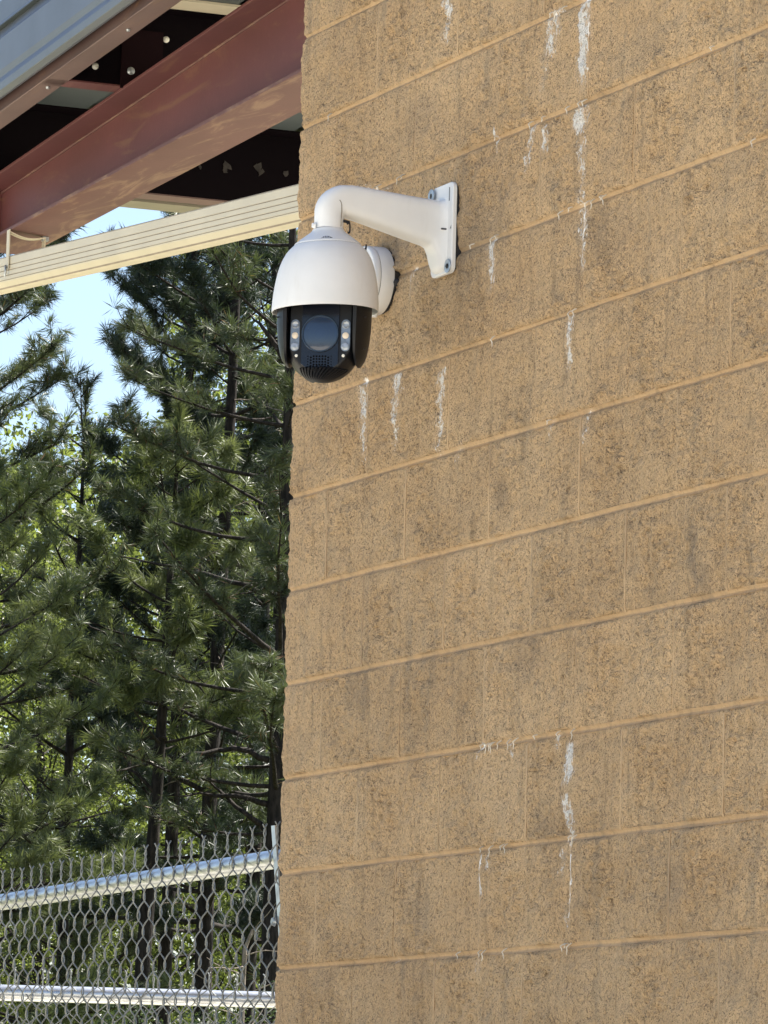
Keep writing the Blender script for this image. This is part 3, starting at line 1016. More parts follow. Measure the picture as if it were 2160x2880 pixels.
def stadium(cx, cz, hw, hh, n=10):
    pts = []
    for k in range(n + 1):
        q = math.pi * k / n
        pts.append((cx + hw * math.cos(q), cz + hh - hw + hw * math.sin(q)))
    for k in range(n + 1):
        q = math.pi + math.pi * k / n
        pts.append((cx + hw * math.cos(q), cz - hh + hw + hw * math.sin(q)))
    return pts


def slab(name, outline, y0, y1, mat, parent, smooth=None):
    m_ = MB(); m_.loft([[HD((x, y0, z)) for x, z in outline], [HD((x, y1, z)) for x, z in outline]])
    return m_.build(name, mat, parent, smooth=smooth, bevel=.0006)


ol = [(-.0375, .085), (-.0375, -.046), (-.030, -.0525), (-.015, -.0565), (0, -.058), (.015, -.0565), (.030, -.0525), (.0375, -.046), (.0375, .085)]
face = slab('face_panel', ol, YF, YF - .0025, M['face'], hd)
ZL = .0155
mb = MB()
yl = YF - .0025
pr_l = [(.0372, yl), (.0378, yl - .003), (.0368, yl - .0042), (.0350, yl - .0042), (.0342, yl - .002), (.0342, yl + .0008)]
mb.loft([[HD((r * math.cos(2 * math.pi * k / 64), y, ZL + r * math.sin(2 * math.pi * k / 64))) for k in range(64)] for r, y in pr_l], cap=False)
lens = mb.build('lens_ring', M['lens_in'], hd, smooth=40)
mb = MB()
pr_g = [(.0344, yl - .0010)] + [(r, yl - .0010 - .0028 * (1 - (r / .0344) ** 2)) for r in (.030, .024, .016, .008, .001)]
mb.loft([[HD((r * math.cos(2 * math.pi * k / 64), y, ZL + r * math.sin(2 * math.pi * k / 64))) for k in range(64)] for r, y in pr_g])
mb.build('lens_glass', M['lens'], lens, smooth=60)
for rr_, wd in ((.0275, .0011), (.0205, .0009), (.0130, .0009)):
    mb = MB()
    ys = lambda r: yl - .0010 - .0028 * (1 - (r / .0344) ** 2) - .0002
    mb.loft([[HD((r * math.cos(2 * math.pi * k / 64), ys(r), ZL + r * math.sin(2 * math.pi * k / 64))) for k in range(64)] for r in (rr_, rr_ - wd)], cap=False)
    mb.build('lens_element', M['lens_in'], lens, smooth=60)
for sx in (-1, 1):
    cx = .0512 * sx
    lw = slab('led_window', stadium(cx, .0125, .0092, .0325), YF, YF - .0018, M['led'], hd, smooth=40)
    for (dz, rr_, mt, nm) in ((.034, .0078, 'led_g', 'reflector'), (.012, .0066, 'led_w', 'lamp'), (-.010, .0080, 'led_g', 'diffuser')):
        mb = MB()
        prl = [(rr_, YF - .0018), (rr_, YF - .0030), (rr_ * .86, YF - .0036), (rr_ * .7, YF - .0026 if nm == 'reflector' else YF - .0040), (rr_ * .1, YF - .0020 if nm == 'reflector' else YF - .0045)]
        mb.loft([[HD((cx + r * math.cos(2 * math.pi * k / 24), y, dz + r * math.sin(2 * math.pi * k / 24))) for k in range(24)] for r, y in prl])
        mb.build(nm, M[mt], lw, smooth=50)
    mb = MB()
    mb.loft([[HD((.0475 * sx + r * math.cos(2 * math.pi * k / 16), y, -.0288 + r * math.sin(2 * math.pi * k / 16))) for k in range(16)] for r, y in ((.0031, YF + .001), (.0031, YF - .0012), (.002, YF - .0018))])
    mb.build('indicator', M.setdefault('ind', simple('indicator_pearl', (.85, .82, .72), .3, var=.02)), hd, smooth=50)
gr = MB()
for i in range(9):
    for j in range(5):
        cx, cz = -.0235 + i * .0059, -.0305 - j * .0056 - (.0025 if i in (1, 7) else 0)
        if i in (0, 8):
            r = .0013
        else:
            r = .0021
        y = YF - .0027
        gr.tube([HD((cx, y + .001, cz)), HD((cx, y - .0001, cz))], r, 8)
gr.build('speaker_grille', M['hole'], hd)
# side arms that hold the head
for sx in (-1, 1):
    mb = MB()
    rgs = []
    for z, R_, xi, yy in ((.089, .0958, .0670, .060), (.06, .0955, .0670, .060), (.03, .0945, .0670, .059), (.005, .0918, .0672, .056), (-.018, .0875, .0674, .050),
                          (-.030, .0835, .0680, .043), (-.038, .0785, .0685, .034), (-.0425, .0745, .0690, .022), (-.0445, .0725, .0692, .012)):
        ymax = min(yy, math.sqrt(max(0, R_ ** 2 - (xi + .004) ** 2)))
        a0 = math.asin(ymax / R_)
        arc = [(R_ * math.cos(q), R_ * math.sin(q)) for q in np.linspace(-a0, a0, 13)]
        ring = [(xi, -ymax)] + arc + [(xi, ymax)]
        rgs.append([HC0 + HR * (sx * x) - HF * y + np.array([0, 0, z]) for x, y in ring])
    mb.loft(rgs)
    ok = mb.build('side_arm', M['black'], ptz, smooth=38)
    for zq in (.052, -.012):
        mb = MB(); c = HC0 + HR * (sx * .088) - HF * (-.0365) + np.array([0, 0, zq])
        mb.tube([c, c + HF * .004 + HR * (sx * .002)], .0016, 8); mb.build('screw', M['dark_gap'], ok)

# ------------------------------------------------------------------ junction box behind the camera
uj, zj = .4715, 3.4495
jb = thing('junction_box', 'round white junction box on the wall behind the security camera', 'junction box', WP(uj, 0, zj))
def jr(prof, n=56):
    return [[WP(uj + r * math.cos(2 * math.pi * k / n), o, zj + r * math.sin(2 * math.pi * k / n)) for k in range(n)] for r, o in prof]


mb = MB(); mb.loft(jr([(.0705, .0115), (.0715, .0130), (.0710, .040), (.0705, .0415)])); mb.build('box_body', M['white'], jb, smooth=40)
mb = MB(); mb.loft(jr([(.0695, .0405), (.0695, .0445)])); mb.build('seal', M['dark_gap'], jb)
mb = MB(); mb.loft(jr([(.0708, .0428), (.0712, .0440), (.0708, .0535), (.0685, .0565), (.064, .0575)])); lid = mb.build('lid', M['white'], jb, smooth=40)
for q in (60, 180, 300):
    c = WP(uj + .058 * math.cos(math.radians(q)), .0575, zj + .058 * math.sin(math.radians(q)))
    mb = MB(); mb.tube([c, c + NW * .0015], .0035, 10); mb.build('screw', M['dark_gap'], lid)
mb = MB(); mb.loft(jr([(.068, -.004), (.068, .0120)])); mb.build('dark_backing', M['dark_gap'], jb)
mb = MB(); c = WP(uj + .066, .006, zj - .012); mb.tube([c, c + DW * .007, c + DW * .009 - NW * .006], [.009, .0085, .006], 10); mb.build('shade_stub', M['dark_gap'], jb, smooth=50)  # dark stub set in place of the wedge of shade beside the box
mb = MB(); c = WP(uj + .01, .03, zj - .0705); mb.tube([c, c - np.array([0, 0, .008])], [.009, .007], 10); mb.build('drain_plug', M['white'], jb, smooth=50)

# ------------------------------------------------------------------ chain-link fences
PITCHW = .083


def wire_mesh(odd, ztop):
    """one woven wire hanging from z = ztop to the ground; local x along the fence, y through it"""
    c, h = PITCHW / 2, PITCHW
    x0, x1 = (0.0, c) if not odd else (c, 0.0)
    pts = []
    # twisted end above the last knuckle
    for i, t in enumerate(np.linspace(1, 0, 7)):
        ph = t * 2.6 * math.pi + (math.pi if odd else 0)
        r = .0019 if t < .84 else .0019 + (t - .84) * .06
        pts.append((x0 + r * math.cos(ph), r * math.sin(ph) * (1 if t < .82 else .6), ztop + .004 + t * .042))
    m = int(ztop / (h / 2))
    for i in range(m):
        za_, zb_ = ztop - i * h / 2, ztop - (i + 1) * h / 2
        xa, xb = (x0, x1) if i % 2 == 0 else (x1, x0)
        yd = .007 if (i % 2 == 0) != odd else -.007
        for t, f in ((0.02, 0.0), (.12, .045), (.30, .27), (.5, .5), (.70, .73), (.88, .955)):
            pts.append((xa + (xb - xa) * f, yd * math.sin(math.pi * t) if t > .05 else 0, za_ + (zb_ - za_) * t))
    mb_ = MB()
    mb_.tube(pts, .00175, 5)
    me = mb_.mesh('mesh_wire', M['wire'])
    shade(me, 180)
    return me


def fence(name, label, P, dirv, length, zrail, nw, first, group_wire, post_at, ties=True, yoff=-1, rrail=.021):
    """P ground point, dirv along the fence; wires run on the viewer's side of the rail"""
    dirv = np.array(dirv) / np.linalg.norm(dirv)
    rot = math.atan2(dirv[1], dirv[0])
    t = thing(name, label, 'fence', P, None, rot)
    bpy.context.view_layer.update()
    ztop = zrail + .021 + .008
    me = [wire_mesh(False, ztop), wire_mesh(True, ztop)]
    for k in range(first, first + nw):
        o = bpy.data.objects.new('mesh_wire', me[k % 2])
        COL.objects.link(o)
        o.parent = t
        o.location = ((k * PITCHW / 2) + random.uniform(-.0012, .0012), yoff * .028 + random.uniform(-.001, .001), random.uniform(-.0015, .0015))
    L0, L1 = first * PITCHW / 2, (first + nw) * PITCHW / 2

    def part(nm, mb_, mat, smooth=60):
        o = mb_.build(nm, mat, None, smooth=smooth)
        o.parent = t
        return o
    mb_ = MB(); mb_.tube([(L0, 0, zrail), (L1, 0, zrail)], rrail, 20); part('top_rail', mb_, M['galv'])
    for q in post_at:
        mb_ = MB(); mb_.tube([(q, .002, 0), (q, .002, zrail - .019)], .03, 16); part('post', mb_, M['galv'])
    if ties:
        x = L0 + .12
        while x < L1 - .05:
            mb_ = MB()
            mb_.tube([(x + .010 * q / 5, math.sin(q) * .0235 - .003, zrail + math.cos(q) * .0235) for q in np.linspace(-2.6, 1.9, 12)]
                     + [(x + .03, -.03, zrail + .0), (x + .045, -.031, zrail - .012)], .0018, 5)
            part('tie_wire', mb_, M['wire'])
            x += .295
    return t


# near fence: carries on in line with the wall from its far corner; local +x runs away from the wall
f1 = fence('chain_link_fence', 'shaded chain-link fence with a pipe rail joined to the end of the block wall', WP(-.012, -.052, 0), (-math.sin(math.radians(20.6)), math.cos(math.radians(20.6)), 0), 3.4, 2.279, 80, 0, None, (3.25,), yoff=1)
mb = MB()
pA, pB = onplane(770, 2322, WP(0, -.035, 0), NW), onplane(797, 2720, WP(0, -.035, 0), NW)
ax_ = (pA - pB)
mb.loft([[p + DW * q[0] + NW * q[1] for q in ((-.010, -.002), (.010, -.002), (.010, .002), (-.010, .002))] for p in (pA, pB - ax_ * 4.5)])
mb.build('tension_bar', M['galv'], f1)
mb = MB(); pc = onplane(772, 2592, WP(0, -.03, 0), NW); mb.tube([pc, pc + NW * .006], [.011, .008], 12); mb.build('carriage_bolt', M['zinc'], f1, smooth=50)

# far fence: at right angles behind the first one, in the sun
P2 = at(0, 2792, 15.5)
r2 = ray(790, 2813)
P2b = np_O + r2 * ((P2[2] - EYE) / r2[2])
d2 = (P2b - P2) * np.array([1, 1, 0])
d2 /= np.linalg.norm(d2)
f2 = fence('chain_link_fence', 'farther sunlit chain-link fence with a bright pipe rail at the bottom left', (P2[0], P2[1], 0) - d2 * 1.2, d2, 3.2, float(P2[2]), 92, 0, None, (.05, 3.1), yoff=-1, ties=False, rrail=.0245)

# ------------------------------------------------------------------ trees
def tuft_template(r, n=50, ln=.175, wd=.0060, spread=1.25):
    V, T = [], []
    for i in range(n):
        back = r.uniform(0, .10)
        th = r.uniform(.15, spread) if i > 6 else r.uniform(0, .3)
        ph = r.uniform(0, 2 * math.pi)
        L = ln * r.uniform(.75, 1.1)
        dv = np.array([math.sin(th) * math.cos(ph), math.sin(th) * math.sin(ph), math.cos(th)])
        side = np.cross(dv, r.standard_normal(3)); side /= np.linalg.norm(side) + 1e-9
        p0 = np.array([0, 0, -back])
        p1 = p0 + dv * L * .55
        p2 = p0 + dv * L + np.array([0, 0, -.012]) * th
        b = len(V)
        V += [p0, p1 - side * wd * .6, p1 + side * wd * .6, p2]
        T += [(b, b + 1, b + 2), (b + 1, b + 3, b + 2)]
    return np.array(V), np.array(T)


TUFTS = [tuft_template(np.random.default_rng(900 + i)) for i in range(8)]
TUFTS_S = [tuft_template(np.random.default_rng(950 + i), 34, .13, .004, 1.0) for i in range(5)]


def frames(dirs, r):
    d = dirs / np.linalg.norm(dirs, axis=1)[:, None]
    a = np.cross(d, r.standard_normal(d.shape))
    a /= np.linalg.norm(a, axis=1)[:, None] + 1e-9
    b = np.cross(d, a)
    return np.stack([a, b, d], axis=2)


def scatter(templates, pos, dirs, sc, r):
    pos, dirs, sc = np.asarray(pos), np.asarray(dirs), np.asarray(sc)
    which = r.integers(0, len(templates), len(pos))
    VV, TT, base = [], [], 0
    for k, (tv, tt) in enumerate(templates):
        idx = np.where(which == k)[0]
        if not len(idx):
            continue
        Fm = frames(dirs[idx], r)
        v = np.einsum('nij,mj->nmi', Fm, tv) * sc[idx][:, None, None] + pos[idx][:, None, :]
        t = tt[None] + (np.arange(len(idx)) * len(tv))[:, None, None] + base
        VV.append(v.reshape(-1, 3)); TT.append(t.reshape(-1, 3))
        base += len(idx) * len(tv)
    return np.concatenate(VV), np.concatenate(TT)


def curve(p0, d0, L, bend, n, r, wob=.05):
    """polyline from p0 along d0, bending by the vector `bend` over its length"""
    pts = [np.array(p0, float)]
    d = np.array(d0, float); d /= np.linalg.norm(d)
    for i in range(n):
        d = d + np.array(bend) / n + r.standard_normal(3) * wob
        d /= np.linalg.norm(d)
        pts.append(pts[-1] + d * L / n)
    return pts


def pine(label, base, top, r0, seed, z_lo, whorl=.42, blen=lambda f: 1.7 * (1 - f) ** .7 + .25, up=.35, mat='pine', dens=1.0, keep=None, extra=(), leader=True, tsize=1.0, group='pines beyond the fence'):
    r = np.random.default_rng(seed)
    base, top = np.array(base, float), np.array(top, float)
    H = top[2] - base[2]
    t = thing('pine_tree', label, 'tree', base, group)
    n = 26
    tp = [base + (top - base) * f + np.array([math.sin(f * 9 + seed), math.cos(f * 7 + seed), 0]) * .035 * (1 - f) * min(1, f * 5) for f in np.linspace(0, 1, n)]
    mb_ = MB(); mb_.tube(tp, [r0 * (1 - f) ** .75 + .006 for f in np.linspace(0, 1, n)], 9)
    mb_.build('trunk', M['bark'], t, smooth=80)
    wood = MB(); dead = MB(); ndead = 0
    P, D, Sc = [], [], []

    def add_tuft(p, d, s=1.0):
        if keep is None or keep(p):
            P.append(p); D.append(d + r.standard_normal(3) * .15); Sc.append(s * tsize * r.uniform(.8, 1.15))
    z = z_lo
    az = r.uniform(0, 6)
    while z < H - .25:
        f = (z - z_lo) / max(.1, H - z_lo)
        ft = z / H
        p0 = np.array([np.interp(z + base[2], [q[2] for q in tp], [q[i] for q in tp]) for i in range(3)])
        nb = r.integers(3, 6)
        for k in range(nb):
            az += 2 * math.pi / nb + r.uniform(-.3, .3)
            if r.random() < .12:
                continue
            L = blen(f) * r.uniform(.5, 1.3)
            e = up * (.3 + .9 * f) + r.uniform(-.3, .3)
            d = np.array([math.cos(az) * math.cos(e), math.sin(az) * math.cos(e), math.sin(e)])
            pts = curve(p0 + np.array([0, 0, r.uniform(-.08, .08)]), d, L, (0, 0, .45), 6, r)
            rb = max(.006, min(r0 * .42, .012 * L + .008) * (1 - ft * .3))
            if keep is None or keep(pts[3]) and keep(pts[5]):
                wood.tube(pts, [rb * (1 - .75 * q / 6) for q in range(7)], 5)
            else:
                continue
            # side shoots
            ns = max(2, int(L * 7.0 * dens))
            for q in range(ns):
                w_ = r.uniform(.28, 1.0) ** .75
                i = min(5, int(w_ * 6)); fr = w_ * 6 - i
                pp = pts[i] * (1 - fr) + pts[i + 1] * fr
                dd = pts[i + 1] - pts[i]; dd /= np.linalg.norm(dd)
                sd_ = np.cross(dd, [0, 0, 1]) * r.choice([-1, 1]) + np.array([0, 0, r.uniform(-.1, .55)])
                sd_ = sd_ / np.linalg.norm(sd_) * .8 + dd * .75
                sl = r.uniform(.16, .5) * (1.1 - .5 * w_) * min(1, L)
                sp = curve(pp, sd_, sl, (0, 0, .5), 3, r, .08)
                wood.tube(sp, [.006, .0052, .0045, .004], 4)
                add_tuft(sp[-1], sp[-1] - sp[-2])
                if r.random() < .9:
                    add_tuft(sp[-2], (sp[-1] - sp[-2]) + r.standard_normal(3) * .04, .9)
                if r.random() < .65:
                    add_tuft(sp[1], r.standard_normal(3) * .5 + np.array([0, 0, .6]), .85)
            add_tuft(pts[-1], pts[-1] - pts[-2], 1.1)
            add_tuft(pts[-2], pts[-1] - pts[-2], 1.0)
        # bare dead stubs between whorls
        if f < .55 and r.random() < .8:
            q = r.uniform(0, 6.3)
            dp = curve(p0 + np.array([0, 0, .2]), (math.cos(q), math.sin(q), r.uniform(-.3, .2)), r.uniform(.4, 1.1), (0, 0, .1), 6, r, .16)
            if keep is None or keep(dp[-1]):
                dead = MB(); dead.tube(dp, [.010, .008, .007, .006, .005, .004, .003], 4)
                dead.build('dead_branch', M['deadwood'], t, smooth=80)
        z += whorl * r.uniform(.8, 1.2)
    if leader:
        for k in range(5):
            q = r.uniform(0, 6.3)
            cd = np.array([math.cos(q) * .25, math.sin(q) * .25, 1]) if k else np.array([0, 0, 1.0])
            c_ = curve(top - np.array([0, 0, .12]), cd, .24 if k else .4, (0, 0, .2), 3, r, .02)
            wood.tube(c_, [.010, .009, .008, .006], 5)
            for cc in c_[1:]:
                add_tuft(cc, np.array([0, 0, 1.0]), .62)
        for q in range(10):
            add_tuft(top - np.array([0, 0, .06 + .06 * q]), np.array([math.cos(q * 2.4), math.sin(q * 2.4), .9]), .95)
    for (p, d, s) in extra:
        add_tuft(np.array(p), np.array(d), s)
    wood.build('branches', M['bark'], t, smooth=80)
    V, T = scatter(TUFTS, P, D, Sc, r)
    link('needles', big_mesh('needles', V, T, M[mat]), t)
    return t, tp


def leaf_template(r, s=.045):
    w_, l_ = s * r.uniform(.42, .6), s * r.uniform(.9, 1.2)
    f = s * r.uniform(.05, .2)
    V = np.array([(0, 0, 0), (w_ * .5, f, l_ * .45), (-w_ * .5, f, l_ * .45), (0, -f * .4, l_)])
    return V, np.array([(0, 1, 3), (0, 3, 2)])


LEAVES = [leaf_template(np.random.default_rng(70 + i)) for i in range(6)]
LEAVES_S = [leaf_template(np.random.default_rng(80 + i), .034) for i in range(6)]


def clumps(centres, radius, count, r, squash=.7):
    c = centres[r.integers(0, len(centres), count)]
    rad = radius if np.isscalar(radius) else radius
    d = r.standard_normal((count, 3)); d /= np.linalg.norm(d, axis=1)[:, None]
    q = r.uniform(.25, 1, count) ** .6
    return c + d * (rad * q)[:, None] * np.array([1, 1, squash])


def limbs(tree, paths, Y, r0, mat='bark', seed=1):
    """single bare boughs, each a part of its tree, with a few twigs"""
    r = np.random.default_rng(seed)
    for path in paths:
        pts = [at(px, py, Y + .12 * i * (-1) ** i * .5) for i, (px, py) in enumerate(path)]
        fine = []
        for i in range(len(pts) - 1):
            for t_ in (0, .33, .66):
                fine.append(pts[i] * (1 - t_) + pts[i + 1] * t_ + r.standard_normal(3) * .012)
        fine.append(pts[-1])
        n_ = len(fine)
        m_ = MB()
        m_.tube(fine, [r0 * (1 - .8 * i / (n_ - 1)) for i in range(n_)], 7)
        for k in range(2, n_ - 1, 2):
            dv = fine[k] - fine[k - 1]; dv /= np.linalg.norm(dv)
            m_.tube(curve(fine[k], dv + r.standard_normal(3) * .7, r.uniform(.15, .55), (0, 0, .2), 4, r, .15), [r0 * .28, r0 * .22, r0 * .18, r0 * .12, r0 * .08], 4)
        m_.build('bough', M[mat], tree, smooth=80)


def broadleaf(label, base, H, W_, seed, nleaf=9000, zlo=.18, mat='leaf', leaves=None, group='broadleaf trees behind the pines', keep=None, crown=.30, name='broadleaf_tree', cat='tree', r0=.11, ncl=70):
    r = np.random.default_rng(seed)
    base = np.array(base, float)
    t = thing(name, label, cat, base, group)
    lean = r.uniform(-.03, .03, 2)
    tp = [base + np.array([lean[0] * H * f, lean[1] * H * f, H * .86 * f]) + r.standard_normal(3) * .03 * min(1, f * 4) * np.array([1, 1, 0]) for f in np.linspace(0, 1, 14)]
    mb_ = MB(); mb_.tube(tp, [r0 * (1 - f) ** .8 + .008 for f in np.linspace(0, 1, 14)], 8)
    mb_.build('trunk', M['bark'], t, smooth=80)
    wood = MB()
    cen = []
    for k in range(ncl):
        f = zlo + (1 - zlo) * (k + .5) / ncl
        a = k * 2.4 + r.uniform(-.4, .4)
        prof = math.sin(math.pi * min(1, max(.04, (f - zlo) / (1 - zlo))) ** .75) ** .6
        L = W_ * prof * r.uniform(.35, 1.0)
        p0 = np.array([np.interp(f * H * .82, [q[2] - base[2] for q in tp], [q[i] for q in tp]) for i in range(3)])
        pts = curve(p0, (math.cos(a), math.sin(a), r.uniform(.15, .8)), max(.2, L), (0, 0, .3), 5, r, .1)
        if keep is not None and not keep(pts[-1]):
            continue
        wood.tube(pts, [.028 * (1 - q / 6.5) * (1.1 - f) + .004 for q in range(6)], 4)
        cen += [pts[-1], pts[-2], pts[3]]
    wood.build('branches', M['bark'], t, smooth=80)
    cen = np.array(cen)
    P = clumps(cen, crown * r.uniform(.6, 1.3, nleaf), nleaf, r)
    if keep is not None:
        P = P[[keep(p) for p in P]]
    D = r.standard_normal(P.shape) + np.array([0, 0, -.2])
    V, T = scatter(leaves or LEAVES, P, D, r.uniform(.7, 1.35, len(P)), r)
    link('leaves', big_mesh('leaves', V, T, M[mat]), t)
    return t


def ground_under(p, q):
    """where the line q->p meets the ground"""
    p, q = np.array(p), np.array(q)
    d = p - q
    b = p + d * (-p[2] / d[2])
    return b


# pine A: the thick dark trunk beside the wall edge
a1, a2 = at(812, 1060, 52), at(778, 2300, 52)
gA = ground_under(a2, a1)
topA = a1 + (a1 - a2) / (a1[2] - a2[2]) * (13.6 - a1[2])
tA, _ = pine('tall pine whose thick dark trunk stands right beside the edge of the block wall', gA, topA, .125, 21, 5.2, .46, lambda f: 2.0 * (1 - f) ** .6 + .3, .25, dens=1.1)
# pine B: young pine with its light pointed top in the middle
b1, b2 = at(485, 1771, 53.5), at(440, 2377, 53.5)
gB = ground_under(b2, b1)
topB = at(508, 1165, 53.5)
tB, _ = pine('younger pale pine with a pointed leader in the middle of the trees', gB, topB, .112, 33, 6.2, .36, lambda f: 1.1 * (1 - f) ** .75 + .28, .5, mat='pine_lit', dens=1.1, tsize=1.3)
limbs(tA, [((800, 1690), (690, 1645), (570, 1612), (450, 1592), (340, 1565)), ((762, 2140), (672, 2108), (610, 2108), (500, 2135), (380, 2155), (290, 2180)),
           ((756, 2262), (672, 2243), (580, 2230), (500, 2240)), ((765, 2090), (725, 2050), (668, 2020)), ((800, 1010), (740, 925), (700, 880)), ((745, 2330), (690, 2290), (620, 2225), (575, 2190))], 52, .034, 'bark', 3)
limbs(tB, [((478, 1892), (345, 1822), (255, 1762), (210, 1712)), ((486, 1902), (545, 1925), (592, 1956)), ((488, 1908), (530, 1882), (590, 1858)), ((440, 2235), (385, 2180), (350, 2120), (310, 2080), (275, 2030)),
           ((470, 2080), (410, 2070), (360, 2040)), ((478, 1880), (505, 1790), (540, 1690))], 53.5, .022, 'bark', 4)
# pine C: dark mass above and behind B
gC = at(560, 2600, 57.5); gC[2] = 0
topC = np.array([gC[0] + .25, 57.6, 15.6])
keepgap = lambda p: p[2] < at(190, 1130, p[1])[2] or p[0] > at(300, 900, p[1])[0]
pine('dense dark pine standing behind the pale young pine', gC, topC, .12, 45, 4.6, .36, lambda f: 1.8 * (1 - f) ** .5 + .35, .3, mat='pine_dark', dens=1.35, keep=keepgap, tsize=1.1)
# pine D: left, low branches lit
gD = at(-120, 2500, 50.5); gD[2] = 0
pine('broad pine with sunlit lower boughs at the left edge', gD, gD + np.array([.05, 0, 8.6]), .10, 57, 1.6, .36, lambda f: 1.6 * (1 - f) ** .6 + .4, .4, mat='pine_lit', dens=1.2)
# pine E: left, thin upper boughs against the sky
gE = at(-230, 2500, 55); gE[2] = 0
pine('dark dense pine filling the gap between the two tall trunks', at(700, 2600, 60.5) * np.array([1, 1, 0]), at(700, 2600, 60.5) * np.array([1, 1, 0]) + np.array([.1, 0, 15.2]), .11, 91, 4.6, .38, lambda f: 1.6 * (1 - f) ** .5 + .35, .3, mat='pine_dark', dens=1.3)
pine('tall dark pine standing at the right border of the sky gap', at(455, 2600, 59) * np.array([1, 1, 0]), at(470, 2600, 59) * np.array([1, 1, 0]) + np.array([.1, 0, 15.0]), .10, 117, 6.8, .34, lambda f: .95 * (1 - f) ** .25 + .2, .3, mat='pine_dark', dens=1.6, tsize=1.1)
pine('sparse tall pine reaching in from the left against the sky', gE, gE + np.array([.1, 0, 13.6]), .11, 69, 6.4, .36, lambda f: 1.75 * (1 - f) ** .35 + .3, .3, dens=1.2)
# pine F: behind, middle left below the sky gap
gF = at(170, 2500, 60); gF[2] = 0
pine('slender grey-green pine below the gap of sky', gF, gF + np.array([.1, 0, 10.9]), .09, 81, 3.0, .40, lambda f: 1.5 * (1 - f) ** .55 + .4, .4, dens=1.0)
# more pines outside the frame, so that the wood goes on
for i, (px, Y, Ht) in enumerate(((-900, 54, 12), (-1500, 58, 13), (1150, 56, 13), (1700, 53, 12.5))):
    gg = at(px, 2600, Y); gg[2] = 0
    pine(('tall pine far left of the fence', 'second tall pine far left of the fence', 'pine hidden behind the block wall', 'second pine hidden behind the block wall')[i], gg, gg + np.array([.1, 0, Ht]), .12, 300 + i, 3, .6, lambda f: 1.8 * (1 - f) ** .7 + .3, .3, dens=.35)

# broadleaf trees behind
def sky_line(p, a=0.0):
    """the wood is lower on the left: below this line trees fill the view"""
    j = .35 * math.sin(p[0] * 5.1 + p[1]) + .25 * math.sin(p[2] * 7.3 + 2 * p[0]) + .3 * math.sin(p[2] * 2.1)
    return p[2] + j < at(190, 1130, p[1])[2] - a or p[0] + j * .8 > at(420, 900, p[1])[0]


kg2 = sky_line
for i, (px, Y, Ht, Wd, lab) in enumerate(((800, 63, 14.5, 1.8, 'tall bright broadleaf tree behind the trunk beside the wall'), (450, 66, 10.6, 2.2, 'broadleaf tree showing between the pines in the middle'),
                                          (120, 64, 11.4, 2.4, 'lower broadleaf tree below the gap of sky'), (-260, 66, 11.6, 2.6, 'broadleaf tree at the far left edge of the wood'),
                                          (1100, 65, 14, 2.8, 'broadleaf tree hidden behind the block wall'))):
    gg = at(px, 2600, Y); gg[2] = 0
    broadleaf(lab, gg, Ht, Wd, 400 + i, 22000, keep=kg2 if i in (1, 2, 3) else None)
# undergrowth behind the fences
for i, (px, Y, Ht, Wd) in enumerate(((60, 44, 3.4, 1.3), (330, 47, 3.9, 1.3), (610, 45, 3.7, 1.2), (820, 46, 4.2, 1.2), (200, 40, 2.9, 1.1), (500, 39, 3.0, 1.1), (720, 38, 2.9, 1.0), (-150, 45, 3.6, 1.3))):
    gg = at(px, 2800, Y); gg[2] = 0
    broadleaf(('dense dark shrub behind the left end of the fence', 'tall shrub below the young pine', 'shrub between the two pine trunks', 'tall shrub at the foot of the thick pine trunk',
               'low shrub in front, behind the left half of the far rail', 'low shrub behind the middle of the far rail', 'low shrub behind the far rail next to the wall', 'shrub just left of the picture edge')[i],
              gg, Ht, Wd, 500 + i, 5200, .05, 'shrub', LEAVES_S, 'undergrowth behind the fences', None, .24, 'shrub', 'shrub', .03, 46)
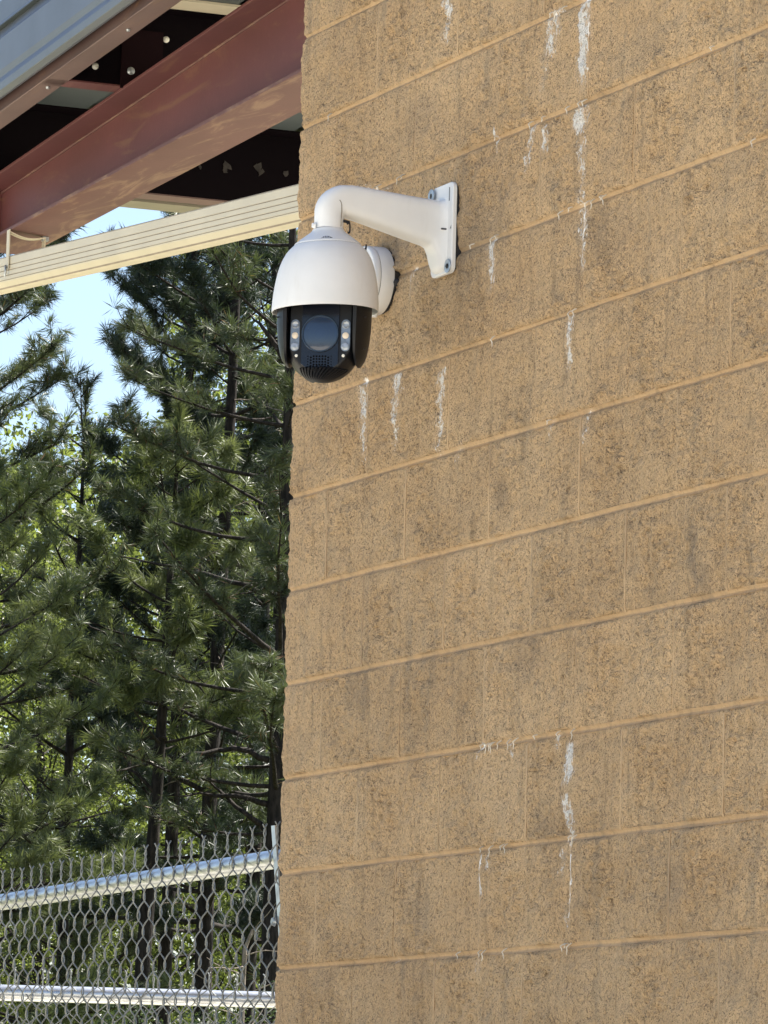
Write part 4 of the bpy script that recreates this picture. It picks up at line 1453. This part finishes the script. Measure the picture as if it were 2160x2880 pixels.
# pale dead sapling behind the mesh
ds = thing('dead_sapling', 'pale bare dead stem standing behind the chain-link mesh', 'sapling', at(690, 2860, 36) * np.array([1, 1, 0]))
q0 = at(682, 2790, 36); q1 = at(690, 2620, 36)
mb = MB(); mb.tube([(q0[0], q0[1], 0), q0, q1 - np.array([0, 0, .12]), q1 + np.array([.05, 0, .02])], [.022, .019, .016, .008], 7); mb.build('stem', M['deadwood'], ds, smooth=80)
mb = MB(); r = np.random.default_rng(5)
for k in range(10):
    p = q1 - np.array([0, 0, .1 + .07 * k]); a = r.uniform(0, 6.3)
    mb.tube(curve(p, (math.cos(a), math.sin(a) * .5, r.uniform(-.1, .7)), r.uniform(.2, .6), (0, 0, .1), 4, r, .15), [.006, .005, .004, .003, .002], 4)
mb.build('twigs', M['deadwood'], ds, smooth=80)

# the wood beyond, one mass
r = np.random.default_rng(77)
N = 290000
X = r.uniform(-13, 4, N); Yy = r.uniform(69, 82, N); Z = r.uniform(0, 1, N) ** .9 * 15.5
zg = np.array([[y_, at(190, 1150, y_)[2], at(470, 900, y_)[0]] for y_ in np.linspace(68, 92, 25)])
zmax = lambda X, Y: np.where(X < np.interp(Y, zg[:, 0], zg[:, 2]), np.interp(Y, zg[:, 0], zg[:, 1]) - .5 + .5 * np.sin(X * 2.3 + Y) , 16.5 + .8 * np.sin(X * 1.7))
cellw = .7
key = (np.floor(X / cellw).astype(int) * 73856093) ^ (np.floor(Yy / cellw).astype(int) * 19349663) ^ (np.floor(Z / cellw).astype(int) * 83492791)
hsh = ((key * 2654435761) % 1000003) / 1000003.0
ok = (Z < zmax(X, Yy)) & (hsh > .42)
P = np.stack([X, Yy, Z], 1)[ok]
sc = r.uniform(1.8, 3.1, len(P))
N2 = 90000
P2_ = np.stack([r.uniform(-14, 15, N2), r.uniform(82, 90, N2), r.uniform(0, 14.5, N2)], 1)
P2_ = P2_[P2_[:, 2] < zmax(P2_[:, 0], P2_[:, 1]) - .6]
P = np.concatenate([P, P2_]); sc = np.concatenate([sc, r.uniform(4, 7, len(P2_))])
V, T = scatter(LEAVES, P, r.standard_normal(P.shape), sc, r)
o = link('far_wood', big_mesh('far_wood', V, T, M['leaf']))
tag(o, 'mass of green woodland closing the view behind the trees', 'woodland', kind='stuff')
bpy.context.view_layer.update()
